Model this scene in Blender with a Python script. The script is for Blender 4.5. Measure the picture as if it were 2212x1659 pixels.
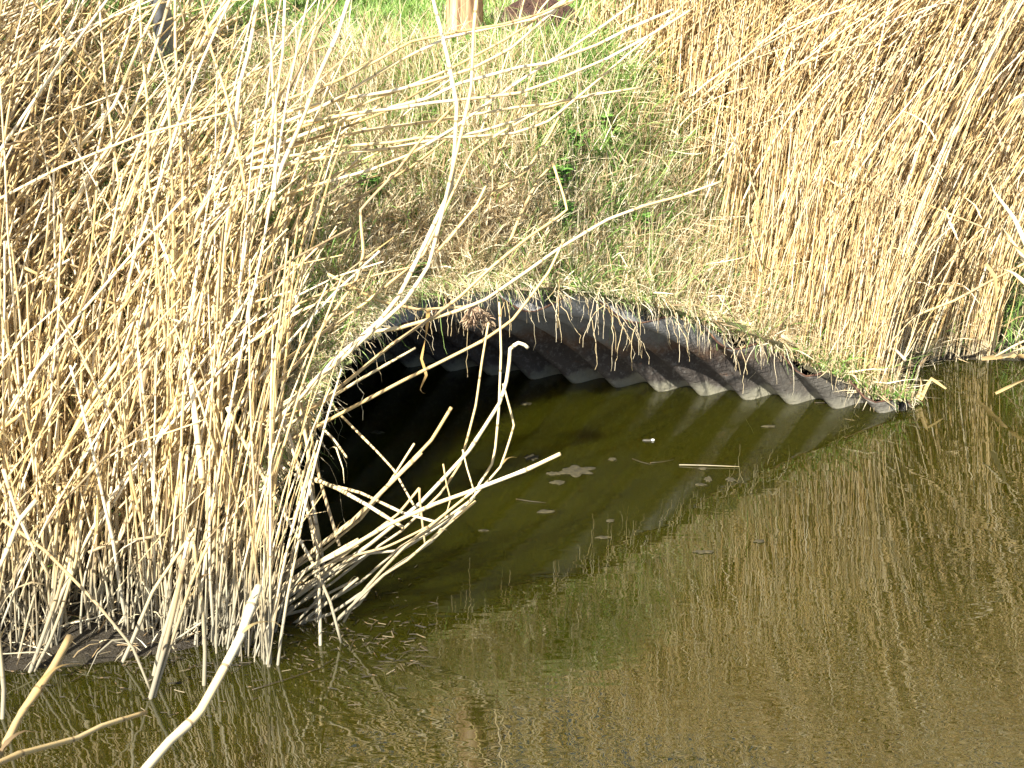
import bpy, math, random
import numpy as np
from mathutils import Vector, noise as mnoise
random.seed(7)
RNG = np.random.default_rng(7)
for o in list(bpy.data.objects):
    bpy.data.objects.remove(o)
SC = bpy.context.scene
COL = SC.collection
# ------------------------------------------------------------------ camera, sky, sun
CAM_H = 2.565; PITCH = math.radians(24.0); FPX = 4000.0; IW, IH = 2212.0, 1659.0
cd = bpy.data.cameras.new('camera'); cam = bpy.data.objects.new('camera', cd); COL.objects.link(cam)
cd.sensor_width = 36.0; cd.lens = 36.0 * FPX / IW; cd.clip_start = 0.05; cd.clip_end = 2000
cam.location = (0, 0, CAM_H); cam.rotation_euler = (math.pi/2 - PITCH, 0, 0)
cd.dof.use_dof = True; cd.dof.focus_distance = 5.6; cd.dof.aperture_fstop = 13.0
SC.camera = cam
SUN_EL = math.radians(43.0); SUN_AZ = math.radians(-150.0)      # azimuth clockwise from +Y: behind the camera, to its left
w = bpy.data.worlds.new('World'); SC.world = w; w.use_nodes = True
nt = w.node_tree; bg = nt.nodes['Background']
sky = nt.nodes.new('ShaderNodeTexSky'); sky.sky_type = 'NISHITA'; sky.sun_disc = False
sky.sun_elevation = SUN_EL; sky.sun_rotation = SUN_AZ
nt.links.new(sky.outputs[0], bg.inputs[0]); bg.inputs[1].default_value = 0.065
sd = bpy.data.lights.new('sun', 'SUN'); sd.energy = 5.0; sd.angle = math.radians(0.5); sd.color = (1.0, 0.95, 0.87)
so = bpy.data.objects.new('sun', sd); COL.objects.link(so)
sdir = Vector((math.sin(SUN_AZ)*math.cos(SUN_EL), math.cos(SUN_AZ)*math.cos(SUN_EL), math.sin(SUN_EL)))
so.rotation_euler = sdir.to_track_quat('Z', 'Y').to_euler(); so.location = (-4, -4, 8)
SC.view_settings.view_transform = 'Standard'; SC.view_settings.look = 'None'
SC.view_settings.exposure = 1.62; SC.view_settings.gamma = 1.0
SC.cycles.max_bounces = 6; SC.cycles.diffuse_bounces = 3; SC.cycles.transmission_bounces = 3

CP, SP = math.cos(PITCH), math.sin(PITCH)
def ray(u, v):
    x = (u - IW/2)/FPX; yv = -(v - IH/2)/FPX
    return np.array([x, CP + yv*SP, -SP + yv*CP])
def at_z(u, v, z=0.0):
    d = ray(u, v); k = (z - CAM_H)/d[2]; return np.array([0, 0, CAM_H]) + d*k
def at_y(u, v, y):
    d = ray(u, v); k = y/d[1]; return np.array([0, 0, CAM_H]) + d*k

# ------------------------------------------------------------------ helpers
def props(o, label=None, cat=None, group=None, kind=None):
    if label: o['label'] = label
    if cat: o['category'] = cat
    if group: o['group'] = group
    if kind: o['kind'] = kind
    return o
def mesh_obj(name, V, F, mat, parent=None, attrs=None, smooth=True, link=True):
    """V (n,3); F (m,4) or (m,3) index array (or list of such arrays)."""
    Fs = F if isinstance(F, list) else [F]
    me = bpy.data.meshes.new(name)
    V = np.asarray(V, dtype=np.float32).reshape(-1, 3)
    me.vertices.add(len(V)); me.vertices.foreach_set('co', V.ravel())
    idx = np.concatenate([f.ravel() for f in Fs]).astype(np.int32)
    tot = np.concatenate([np.full(len(f), f.shape[1]) for f in Fs]).astype(np.int32)
    st = np.concatenate([[0], np.cumsum(tot)[:-1]]).astype(np.int32)
    me.loops.add(len(idx)); me.loops.foreach_set('vertex_index', idx)
    me.polygons.add(len(tot)); me.polygons.foreach_set('loop_start', st)
    try: me.polygons.foreach_set('loop_total', tot)
    except Exception: pass
    me.polygons.foreach_set('use_smooth', np.full(len(tot), smooth))
    for k, a in (attrs or {}).items():
        at = me.attributes.new(k, 'FLOAT', 'POINT'); at.data.foreach_set('value', np.asarray(a, dtype=np.float32).ravel())
    me.update(calc_edges=True); me.validate()
    me.materials.append(mat)
    o = bpy.data.objects.new(name, me)
    if link: COL.objects.link(o)
    if parent is not None: o.parent = parent
    return o
def norm(a): return a/np.maximum(np.linalg.norm(a, axis=-1, keepdims=True), 1e-9)
def tubes(P, R, sides=5, cap=True):
    """P (n,k,3), R (n,k) -> verts, faces, along"""
    n, k, _ = P.shape
    T = norm(np.gradient(P, axis=1))
    ref = np.zeros((n, 1, 3)); ref[..., 1] = 1.0; ref[..., 0] = .13
    A = norm(np.cross(T, ref)); B = np.cross(T, A)
    an = np.arange(sides)*2*math.pi/sides
    V = P[:, :, None, :] + R[:, :, None, None]*(A[:, :, None, :]*np.cos(an)[None, None, :, None] + B[:, :, None, :]*np.sin(an)[None, None, :, None])
    base = np.arange(n)[:, None, None]*(k*sides); kk = np.arange(k-1)[None, :, None]*sides
    s = np.arange(sides)[None, None, :]; s2 = (s+1) % sides
    F = np.stack([base+kk+s, base+kk+s2, base+kk+sides+s2, base+kk+sides+s], axis=-1).reshape(-1, 4)
    L = np.concatenate([np.zeros((n, 1)), np.cumsum(np.linalg.norm(np.diff(P, axis=1), axis=-1), axis=1)], axis=1)
    al = np.repeat(L[:, :, None], sides, axis=2)
    return V.reshape(-1, 3), F, al.ravel()
def ribbons(P, W, side):
    """P (n,k,3), W (n,k), side (n,3) or (n,k,3)"""
    n, k, _ = P.shape
    if side.ndim == 2: side = side[:, None, :]
    V = np.stack([P - side*W[..., None]/2, P + side*W[..., None]/2], axis=2)
    base = np.arange(n)[:, None]*(k*2); kk = np.arange(k-1)[None, :]*2
    F = np.stack([base+kk, base+kk+1, base+kk+3, base+kk+2], axis=-1).reshape(-1, 4)
    return V.reshape(-1, 3), F
def grow(base, L, az, l0, l1, k=7, p=1.0, wob=0.0):
    """stems from base (n,3): length, azimuth, lean from vertical at foot and at tip -> (n,k,3)"""
    n = len(base); s = (np.arange(k-1)+.5)/(k-1)
    lean = l0[:, None] + (l1-l0)[:, None]*s[None, :]**p
    if wob: lean = lean + RNG.normal(0, wob, lean.shape)
    azz = az[:, None] + (RNG.normal(0, wob, lean.shape) if wob else 0)
    d = np.stack([np.sin(lean)*np.cos(azz), np.sin(lean)*np.sin(azz), np.cos(lean)], axis=-1)*(L/(k-1))[:, None, None]
    P = np.concatenate([np.zeros((n, 1, 3)), np.cumsum(d, axis=1)], axis=1) + base[:, None, :]
    return P
def catmull(pts, step=0.03):
    pts = np.asarray(pts, float)
    P = np.vstack([2*pts[0]-pts[1], pts, 2*pts[-1]-pts[-2]]); out = []
    for i in range(1, len(P)-2):
        L = np.linalg.norm(P[i+1]-P[i]); m = max(2, int(L/step))
        for t in np.linspace(0, 1, m, endpoint=False):
            a, b, c, d = P[i-1], P[i], P[i+1], P[i+2]
            out.append(.5*((2*b)+(c-a)*t+(2*a-5*b+4*c-d)*t*t+(-a+3*b-3*c+d)*t**3)*.22 + (b+(c-b)*t)*.78)
    out.append(P[-2]); return np.array(out)

# ------------------------------------------------------------------ materials
def new_mat(name):
    m = bpy.data.materials.new(name); m.use_nodes = True
    t = m.node_tree; b = t.nodes['Principled BSDF']; return m, t, b
def N(t, typ, **kw):
    n = t.nodes.new(typ)
    for k, v in kw.items():
        if hasattr(n, k): setattr(n, k, v)
    return n
def ramp(t, stops, interp='LINEAR'):
    r = t.nodes.new('ShaderNodeValToRGB'); r.color_ramp.interpolation = interp
    e = r.color_ramp.elements
    while len(e) < len(stops): e.new(.5)
    for i, (p, c) in enumerate(stops):
        e[i].position = p; e[i].color = (c[0], c[1], c[2], 1) if not isinstance(c, (int, float)) else (c, c, c, 1)
    return r
def mth(t, op, a, b=None, c=None, clamp=False):
    n = t.nodes.new('ShaderNodeMath'); n.operation = op; n.use_clamp = clamp
    for i, x in enumerate((a, b, c)):
        if x is None: continue
        if isinstance(x, (int, float)): n.inputs[i].default_value = x
        else: t.links.new(x, n.inputs[i])
    return n.outputs[0]
def mixc(t, f, a, b, bt='MIX'):
    n = t.nodes.new('ShaderNodeMix'); n.data_type = 'RGBA'; n.blend_type = bt
    for i, x in ((0, f), (6, a), (7, b)):
        if isinstance(x, (int, float)): n.inputs[i].default_value = x
        elif isinstance(x, tuple): n.inputs[i].default_value = (*x, 1)
        else: t.links.new(x, n.inputs[i])
    return n.outputs[2]
def nz(t, scale, detail=3, vec=None, rough=.5):
    n = t.nodes.new('ShaderNodeTexNoise'); n.inputs['Scale'].default_value = scale; n.inputs['Detail'].default_value = detail
    n.inputs['Roughness'].default_value = rough
    if vec is not None: t.links.new(vec, n.inputs['Vector'])
    return n.outputs['Fac']
def attr(t, name):
    a = t.nodes.new('ShaderNodeAttribute'); a.attribute_name = name; return a.outputs['Fac']
def geo_z(t):
    g = t.nodes.new('ShaderNodeNewGeometry'); s = t.nodes.new('ShaderNodeSeparateXYZ')
    t.links.new(g.outputs['Position'], s.inputs[0]); return g.outputs['Position'], s.outputs[2]
def add_translucent(t, b, col, fac):
    tr = t.nodes.new('ShaderNodeBsdfTranslucent'); t.links.new(col, tr.inputs[0])
    mx = t.nodes.new('ShaderNodeMixShader'); mx.inputs[0].default_value = fac
    out = t.nodes['Material Output']
    t.links.new(b.outputs[0], mx.inputs[1]); t.links.new(tr.outputs[0], mx.inputs[2]); t.links.new(mx.outputs[0], out.inputs[0])

def reed_mat(name, stops, mud=True, trans=0.0, pale=.30, mh=(.08, .42)):
    m, t, b = new_mat(name)
    r = ramp(t, stops); rn = attr(t, 'rnd'); al = attr(t, 'along')
    pos, z = geo_z(t)
    # joints of the cane every 14 to 22 cm
    sp = mth(t, 'MULTIPLY_ADD', rn, 3.1, 4.6)
    seg = mth(t, 'MULTIPLY_ADD', al, sp, mth(t, 'MULTIPLY', rn, 17.3)); fr = mth(t, 'FRACT', seg)
    wn = t.nodes.new('ShaderNodeTexWhiteNoise'); wn.noise_dimensions = '1D'
    t.links.new(mth(t, 'ADD', mth(t, 'FLOOR', mth(t, 'ADD', seg, .5)), mth(t, 'MULTIPLY', rn, 91.7)), wn.inputs['W'])
    t.links.new(mth(t, 'MULTIPLY_ADD', mth(t, 'SUBTRACT', wn.outputs[0], .5), .45 if pale else 0.0, rn, clamp=True), r.inputs[0])
    ring = mth(t, 'LESS_THAN', mth(t, 'ABSOLUTE', mth(t, 'SUBTRACT', fr, .5)), .022)
    # weathered blotches, long streaks
    n1 = nz(t, 9.0, 4, pos); n2 = nz(t, 70, 2, pos)
    blot = ramp(t, [(.38, 0.0), (.68, 1.0)]); t.links.new(n1, blot.inputs[0])
    c1 = mixc(t, mth(t, 'MULTIPLY', blot.outputs[0], .45 if pale else 0.0), r.outputs[0], (.40, .30, .17))
    c2 = mixc(t, mth(t, 'MULTIPLY', n2, mth(t, 'MULTIPLY', pale, mth(t, 'ADD', rn, .25))), c1, (.74, .62, .40))
    c3 = mixc(t, mth(t, 'MULTIPLY', ring, .75), c2, (.16, .10, .045))
    if mud:
        zf = mth(t, 'ADD', z, mth(t, 'MULTIPLY', mth(t, 'SUBTRACT', n1, .5), .35))
        mr = ramp(t, [(mh[0], 1.0), (mh[1], 0.0)]); t.links.new(zf, mr.inputs[0])
        c3 = mixc(t, mth(t, 'MULTIPLY', mr.outputs[0], .85), c3, (.25, .235, .175))
    t.links.new(c3, b.inputs['Base Color']); b.inputs['Roughness'].default_value = .55
    b.inputs['Specular IOR Level'].default_value = .35
    if trans: add_translucent(t, b, c3, trans)
    return m
STRAW = [(0, (.16, .105, .05)), (.12, (.33, .215, .085)), (.32, (.52, .345, .115)), (.55, (.64, .465, .19)), (.78, (.72, .565, .29)), (1, (.80, .71, .50))]
GOLD = [(0, (.17, .10, .045)), (.12, (.38, .235, .085)), (.3, (.56, .36, .12)), (.55, (.67, .475, .20)), (.8, (.73, .575, .31)), (1, (.80, .71, .50))]
M_REED = reed_mat('dry_reed', STRAW)
M_GOLD = reed_mat('golden_reed', GOLD, mh=(.0, .12))
M_LEAF = reed_mat('dry_leaf', STRAW, mud=False, trans=.25)
def grass_mat(name):
    m, t, b = new_mat(name)
    rn = attr(t, 'rnd'); g = attr(t, 'grn')
    dry = ramp(t, [(0, (.24, .16, .08)), (.2, (.50, .36, .18)), (.5, (.70, .57, .33)), (1, (.84, .77, .55))])
    gr = ramp(t, [(0, (.05, .12, .016)), (.4, (.16, .31, .05)), (.75, (.29, .45, .10)), (1, (.42, .54, .19))])
    t.links.new(rn, dry.inputs[0]); t.links.new(rn, gr.inputs[0])
    c = mixc(t, g, dry.outputs[0], gr.outputs[0])
    t.links.new(c, b.inputs['Base Color']); b.inputs['Roughness'].default_value = .55
    add_translucent(t, b, c, .3); return m
M_GRASS = grass_mat('grass')

def simple(name, stops, scale, rough=.8, detail=5, bump=0.0, bscale=None, metal=0):
    m, t, b = new_mat(name); pos, z = geo_z(t)
    r = ramp(t, stops); n = nz(t, scale, detail, pos, .6); t.links.new(n, r.inputs[0])
    t.links.new(r.outputs[0], b.inputs['Base Color']); b.inputs['Roughness'].default_value = rough; b.inputs['Metallic'].default_value = metal
    if bump:
        bp = t.nodes.new('ShaderNodeBump'); bp.inputs['Distance'].default_value = bump; bp.inputs['Strength'].default_value = 1
        t.links.new(nz(t, bscale or scale*3, 5, pos, .65), bp.inputs['Height']); t.links.new(bp.outputs[0], b.inputs['Normal'])
    return m
# ground: soil with straw litter, wet and dark at the waterline
m, t, b = new_mat('bank_soil'); M_SOIL = m
pos, z = geo_z(t)
r = ramp(t, [(.28, (.13, .095, .055)), (.42, (.28, .21, .12)), (.55, (.42, .33, .20)), (.7, (.56, .46, .29))])
t.links.new(nz(t, 22, 6, pos, .7), r.inputs[0])
gp = ramp(t, [(.45, 0.0), (.62, 1.0)]); t.links.new(nz(t, 3.5, 4, pos), gp.inputs[0])
c = mixc(t, mth(t, 'MULTIPLY', gp.outputs[0], .7), r.outputs[0], (.17, .25, .06))
wet = ramp(t, [(.14, 1.0), (.30, 0.0)]); t.links.new(mth(t, 'ADD', z, mth(t, 'MULTIPLY', nz(t, 12, 3, pos), .03)), wet.inputs[0])
c = mixc(t, mth(t, 'MULTIPLY', wet.outputs[0], .94), c, (.010, .008, .004))
t.links.new(c, b.inputs['Base Color'])
t.links.new(mth(t, 'MULTIPLY_ADD', wet.outputs[0], -.55, .95), b.inputs['Roughness'])
bp = t.nodes.new('ShaderNodeBump'); bp.inputs['Distance'].default_value = .03
t.links.new(nz(t, 30, 6, pos, .7), bp.inputs['Height']); t.links.new(bp.outputs[0], b.inputs['Normal'])
# water
m, t, b = new_mat('murky_water'); M_WATER = m
pos, z = geo_z(t)
b.inputs['Base Color'].default_value = (.030, .0275, .0075, 1); b.inputs['Roughness'].default_value = .003; b.inputs['IOR'].default_value = 1.92
b.subsurface_method = 'BURLEY'; b.inputs['Subsurface Weight'].default_value = 1.0; b.inputs['Subsurface Radius'].default_value = (1.0, .8, .4); b.inputs['Subsurface Scale'].default_value = .22
cr = ramp(t, [(.3, (.0150, .0146, .0008)), (.7, (.0215, .0205, .0014))]); t.links.new(nz(t, 1.3, 3, pos), cr.inputs[0]); t.links.new(cr.outputs[0], b.inputs['Base Color'])
mp = t.nodes.new('ShaderNodeMapping'); mp.inputs['Scale'].default_value = (5.0, 17.0, 1); mp.inputs['Rotation'].default_value = (0, 0, .12); t.links.new(pos, mp.inputs[0])
mp2 = t.nodes.new('ShaderNodeMapping'); mp2.inputs['Scale'].default_value = (16.0, 40.0, 1); mp2.inputs['Rotation'].default_value = (0, 0, -.2); t.links.new(pos, mp2.inputs[0])
sx = t.nodes.new('ShaderNodeSeparateXYZ'); t.links.new(pos, sx.inputs[0])
h = mth(t, 'ADD', mth(t, 'MULTIPLY', nz(t, 1.0, 2, mp.outputs[0]), 1.0), mth(t, 'MULTIPLY', nz(t, 1.0, 1, mp2.outputs[0]), .13))
# breeze: stronger out on the open water, calm by the bank
br = ramp(t, [(.0, 1.0), (1.0, .16)]); t.links.new(mth(t, 'MULTIPLY_ADD', sx.outputs[1], .45, mth(t, 'MULTIPLY_ADD', sx.outputs[0], -.16, -1.35)), br.inputs[0])
h = mth(t, 'MULTIPLY', h, mth(t, 'MULTIPLY', br.outputs[0], mth(t, 'MULTIPLY_ADD', nz(t, .9, 2, pos), 1.4, .3)))
bp = t.nodes.new('ShaderNodeBump'); bp.inputs['Distance'].default_value = .0014; bp.inputs['Strength'].default_value = 1.0
t.links.new(h, bp.inputs['Height']); t.links.new(bp.outputs[0], b.inputs['Normal'])

# ------------------------------------------------------------------ the culvert: a cylinder lying in the bank
PA = at_z(1955, 888)[:2]; PB = at_z(522, 1290)[:2]
AX = np.array([-.972, .233]); AX = AX/np.linalg.norm(AX); NX = np.array([.233, .972]); NX = NX/np.linalg.norm(NX)
SW = float((PA-PB)@NX)                                   # width of the pipe at the water
HALF = SW/2; SAG = .535; RAD = (HALF**2+SAG**2)/(2*SAG); CZ = SAG-RAD
AXO = PA - HALF*NX
TB = float((PB-PA)@AX)
cut_s = np.array([-.5, 0, .05, .12, .236, .444, .678, .836, 1.1, 1.35, SW, SW+.5]) 
cut_t = np.array([-.03, -.02, .20, .42, .68, .97, 1.30, 1.46, 1.56, 1.60, TB, TB+.02])
def cut(s): return np.interp(s, cut_s, cut_t)
def st(x, y):
    dx = x-PA[0]; dy = y-PA[1]
    return -(dx*NX[0]+dy*NX[1]), dx*AX[0]+dy*AX[1]
def cyl_z(s): return CZ + np.sqrt(np.maximum(RAD**2-(HALF-s)**2, 0))
def pipe_pt(th, t, r):
    c = np.cos(th)*r
    return np.stack([AXO[0]+NX[0]*c+AX[0]*t, AXO[1]+NX[1]*c+AX[1]*t, CZ+np.sin(th)*r], axis=-1)

# ------------------------------------------------------------------ terrain
def sstep(a, b, x): q = np.clip((x-a)/(b-a), 0, 1); return q*q*(3-2*q)
def z_far(x, y):
    yw = 4.05 + 1.9*sstep(-.9, 1.5, x)
    d = y-yw
    wd = 1.72 - .25*sstep(-1, 1.5, x)
    up = 1.11*np.clip(d/wd, 0, 1)**.8
    up = np.where(d > wd, 1.11+.02*np.sin(x*.7)*np.sin(y*.5), up)
    zz = np.where(d < 0, np.maximum(d*.45, -.5), up)
    near = .95*sstep(2.0, .9, y)*1.0 - .5*(1-sstep(2.0, .9, y))
    return np.where(y < 2.6, np.maximum(near, -.5), zz)
cps = []
for gx in np.arange(-3.4, 3.5, .55):
    for gy in np.arange(3.3, 8.8, .5):
        ins = (-1.25 < gx < 1.75) and (4.0 < gy < 6.5)
        if not ins: cps.append((gx, gy, float(z_far(np.array(gx), np.array(gy)))))
for th in np.linspace(.5, math.pi-.45, 12):
    s = HALF-RAD*math.cos(th); tt = cut(s)+.06
    p = pipe_pt(np.array(th), np.array(tt), RAD); cps.append((p[0], p[1], max(p[2]+.045, .0)))
for a in [(-.30, 4.20, -.01), (-.55, 4.16, -.012), (-.75, 4.10, -.005), (-1.0, 4.02, -.005), (-.35, 4.36, -.12), (-.52, 4.29, -.04), (-1.0, 4.3, .16), (-.82, 4.42, .16), (-.85, 4.8, .55), (-1.1, 5.2, .78), (-.85, 5.45, .92), (-1, 5.75, 1.1),
          (-.5, 5.3, .80), (-.5, 5.6, 1.0), (-.5, 5.9, 1.11), (0, 5.36, .78), (0, 5.6, .98), (0, 5.92, 1.11), (.35, 5.52, .70), (.4, 5.75, .94), (.4, 6.02, 1.11), (.7, 5.72, .52), (.75, 5.95, .84), (.8, 6.25, 1.12), (1.05, 5.78, .20), (1.15, 6.05, .48), (1.35, 5.86, -.02), (1.4, 6.02, .10), (1.6, 6.35, .5), (1.1, 6.4, .93), (.7, 6.7, 1.11), (0, 6.4, 1.11),
          (1.35, 5.5, -.2), (.6, 5.0, -.4), (0, 4.4, -.4), (.6, 4.0, -.45), (1.5, 4.6, -.45), (-.2, 3.7, -.35), (-1, 3.75, -.16), (-1.3, 5.0, .62), (-1.3, 4.5, .32)]:
    cps.append(a)
CPS = np.array(cps)
def tps_k(r2): return .5*r2*np.log(r2+1e-12)
_d2 = ((CPS[:, None, :2]-CPS[None, :, :2])**2).sum(-1)
_n = len(CPS); K = tps_k(_d2)+np.eye(_n)*.004
Pm = np.hstack([np.ones((_n, 1)), CPS[:, :2]]); M = np.zeros((_n+3, _n+3)); M[:_n, :_n] = K; M[:_n, _n:] = Pm; M[_n:, :_n] = Pm.T
sol = np.linalg.solve(M, np.concatenate([CPS[:, 2], np.zeros(3)]))
def z_tps(x, y):
    x = np.asarray(x, float); sh = x.shape; xf = x.ravel(); yf = np.asarray(y, float).ravel(); out = np.empty(len(xf))
    for i in range(0, len(xf), 20000):
        d2 = (xf[i:i+20000, None]-CPS[None, :, 0])**2+(yf[i:i+20000, None]-CPS[None, :, 1])**2
        out[i:i+20000] = tps_k(d2)@sol[:_n]+sol[_n]+sol[_n+1]*xf[i:i+20000]+sol[_n+2]*yf[i:i+20000]
    return out.reshape(sh)
def bumps(x, y):
    return (.012*np.sin(x*9.1+y*4.3)*np.sin(y*11.7-x*3.1)+.008*np.sin(x*23+1.3*y)*np.sin(y*27+2.1)+.004*np.sin(x*61+y*13)*np.sin(y*53-x*19))
def ground(x, y):
    x = np.asarray(x, float); y = np.asarray(y, float)
    wl = sstep(3.3, 2.8, np.abs(x))*sstep(3.3, 3.6, y)*sstep(8.6, 8.1, y)
    zf = z_far(x, y); zz = zf.copy() if zf.shape else zf
    zt = z_tps(np.clip(x, -3.5, 3.5), np.clip(y, 3.2, 8.8))
    zz = zt*wl+zf*(1-wl)
    s, tt = st(x, y)
    over = (s > -.02) & (s < SW+.02) & (tt > cut(s)-np.where((s > .10) & (s < SW-.2), .09, .0)) & (tt < 5.2)
    zz = np.where(over, np.maximum(zz, cyl_z(np.clip(s, 0, SW))+.04), zz)
    return zz + bumps(x, y)*np.clip(.35+zz*1.6, .25, 1)
def in_hole(x, y, m=0.0):
    s, tt = st(x, y); return (s > m) & (s < SW-m) & (tt < cut(s)-m) & (tt > -3)
gx = np.concatenate([-np.geomspace(900, 3.4, 26), np.arange(-3.3, 3.301, .025), np.geomspace(3.4, 900, 26)])
gy = np.concatenate([-np.geomspace(900, 1, 14), np.linspace(.5, 3.3, 20), np.arange(3.4, 8.4, .025), np.geomspace(8.5, 900, 28)])
X, Y = np.meshgrid(gx, gy); Z = ground(X, Y)
nx_, ny_ = len(gx), len(gy)
ii = (np.arange(ny_-1)[:, None]*nx_+np.arange(nx_-1)[None, :])
F = np.stack([ii, ii+1, ii+1+nx_, ii+nx_], -1)
cx = (X[:-1, :-1]+X[1:, 1:])/2; cy = (Y[:-1, :-1]+Y[1:, 1:])/2; cz_ = (Z[:-1, :-1]+Z[1:, 1:])/2
_s, _t = st(cx, cy)
keep = ~((in_hole(cx, cy, .034) | (in_hole(cx, cy) & ((_s < .12) | (_s > SW-.2)))) & (st(cx, cy)[1] > -.6))
F = F[keep]
props(mesh_obj('ground', np.stack([X, Y, Z], -1).reshape(-1, 3), F, M_SOIL), 'earth bank and meadow', None, None, 'structure')
# water sheet
wx = np.array([-900., 900.]); Vw = np.array([(-900, 1.0, 0), (900, 1.0, 0), (900, 7.2, 0), (-900, 7.2, 0)])
props(mesh_obj('water', Vw, np.array([[0, 1, 2, 3]]), M_WATER), 'murky olive water of the ditch', None, None, 'structure')

# ------------------------------------------------------------------ corrugated culvert pipe
m, t, b = new_mat('weathered_steel'); M_PIPE = m
pos, z = geo_z(t)
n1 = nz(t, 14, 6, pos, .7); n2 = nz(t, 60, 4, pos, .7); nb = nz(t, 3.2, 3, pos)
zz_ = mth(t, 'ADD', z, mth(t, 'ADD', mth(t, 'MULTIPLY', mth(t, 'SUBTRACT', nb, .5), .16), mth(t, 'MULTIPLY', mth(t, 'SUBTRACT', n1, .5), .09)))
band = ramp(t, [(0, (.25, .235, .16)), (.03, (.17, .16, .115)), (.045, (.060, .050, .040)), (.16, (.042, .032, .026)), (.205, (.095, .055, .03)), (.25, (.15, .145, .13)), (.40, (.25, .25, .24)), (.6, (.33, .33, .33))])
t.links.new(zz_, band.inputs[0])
c = mixc(t, mth(t, 'MULTIPLY', ramp(t, [(.5, 0.0), (.62, 1.0)]).outputs[0], 0.0), band.outputs[0], (.5, .5, .5))
sp = ramp(t, [(.52, 0.0), (.66, 1.0)]); t.links.new(n2, sp.inputs[0])
c = mixc(t, mth(t, 'MULTIPLY', sp.outputs[0], .22), c, (.34, .33, .29))
ru = ramp(t, [(.6, 0.0), (.72, 1.0)]); t.links.new(n1, ru.inputs[0])
c = mixc(t, mth(t, 'MULTIPLY', ru.outputs[0], .6), c, (.20, .085, .035))
sxp = t.nodes.new('ShaderNodeSeparateXYZ'); t.links.new(pos, sxp.inputs[0])
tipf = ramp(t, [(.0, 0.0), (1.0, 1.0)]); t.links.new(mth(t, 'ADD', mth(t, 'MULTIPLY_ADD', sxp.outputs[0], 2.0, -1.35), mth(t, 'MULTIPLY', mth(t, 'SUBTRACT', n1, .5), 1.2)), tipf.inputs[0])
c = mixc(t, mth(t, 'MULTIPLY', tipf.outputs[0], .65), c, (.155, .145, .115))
t.links.new(c, b.inputs['Base Color']); b.inputs['Roughness'].default_value = .8; b.inputs['Metallic'].default_value = .0
bp = t.nodes.new('ShaderNodeBump'); bp.inputs['Distance'].default_value = .004; t.links.new(n2, bp.inputs['Height']); t.links.new(bp.outputs[0], b.inputs['Normal'])
M_RUST = simple('rusty_edge', [(.3, (.03, .016, .010)), (.5, (.08, .036, .02)), (.7, (.17, .085, .045))], 40, .9, bump=.003)
PITCHC = .147; AMP = .033; HEL = .62
def pipe_r(th, tt): return RAD + AMP*np.cos(2*math.pi*(tt-HEL*RAD*(th-.42))/PITCHC)
ths = np.linspace(-.25, math.pi+.25, 190); taus = np.concatenate([np.arange(0, 2.6, .011), np.arange(2.6, 4.2, .04)])
TH, TA = np.meshgrid(ths, taus, indexing='ij')
S = HALF-RAD*np.cos(TH); TT = cut(S)+TA
rr = pipe_r(TH, TT)
Vi = pipe_pt(TH, TT, rr); Vo = pipe_pt(TH, TT, rr+.006)
a_, b_ = TH.shape; q = (np.arange(a_-1)[:, None]*b_+np.arange(b_-1)[None, :]); Fi = np.stack([q, q+1, q+1+b_, q+b_], -1).reshape(-1, 4)
off = a_*b_; Fo = Fi[:, ::-1]+off
e = np.arange(a_-1)*b_; Fe = np.stack([e, e+b_, e+b_+off, e+off], -1)
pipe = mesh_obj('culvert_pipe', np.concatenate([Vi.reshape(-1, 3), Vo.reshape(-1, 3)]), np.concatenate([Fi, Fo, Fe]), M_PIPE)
props(pipe, 'weathered grey corrugated steel culvert pipe opening under the grassy bank', 'culvert pipe')
rim = Vi[:, 0, :]+(Vo[:, 0, :]-Vi[:, 0, :])*.5; rim = rim[(rim[:, 2] > -.03)]
Vr, Fr, al = tubes(rim[None], np.full((1, len(rim)), .0032)*(1+.25*np.sin(np.arange(len(rim))*1.7)), 6)
props(mesh_obj('rim', Vr, Fr, M_RUST, pipe), 'rusty cut edge of the pipe mouth')

# ------------------------------------------------------------------ grass and litter
def hit(u, v):
    """first point of the ground under a pixel"""
    for y in np.arange(3.6, 9, .02):
        p = at_y(u, v, y)
        if p[2] < float(ground(np.array(p[0]), np.array(p[1]))): return p
    return p
MH = hit(1168, 62)
def face_side(P):
    T = norm(P[:, -1]-P[:, 0]); rv = norm(RNG.normal(0, 1, T.shape)*[1, .45, .3]); return norm(np.cross(T, np.cross(rv, T))+1e-6)
def scatter(n, x0, x1, y0, y1, fn=None):
    out = np.zeros((0, 2))
    while len(out) < n:
        p = np.stack([RNG.uniform(x0, x1, n), RNG.uniform(y0, y1, n)], 1)
        ok = ~in_hole(p[:, 0], p[:, 1], -.015)
        if fn is not None: ok &= RNG.random(n) < fn(p[:, 0], p[:, 1])
        out = np.vstack([out, p[ok]])
        if ok.sum() == 0: break
    return out[:n]
def snoise(x, y, f, seed=0):
    a = np.sin(x*f+seed*1.7+1.3*np.sin(y*f*.83+seed))*np.cos(y*f*1.11+seed*2.3+1.1*np.sin(x*f*.71-seed))
    b2 = np.sin(x*f*2.3+seed*.7+1.7*np.sin(y*f*1.9))*np.cos(y*f*2.7-seed)
    return a*.65+b2*.35
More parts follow.
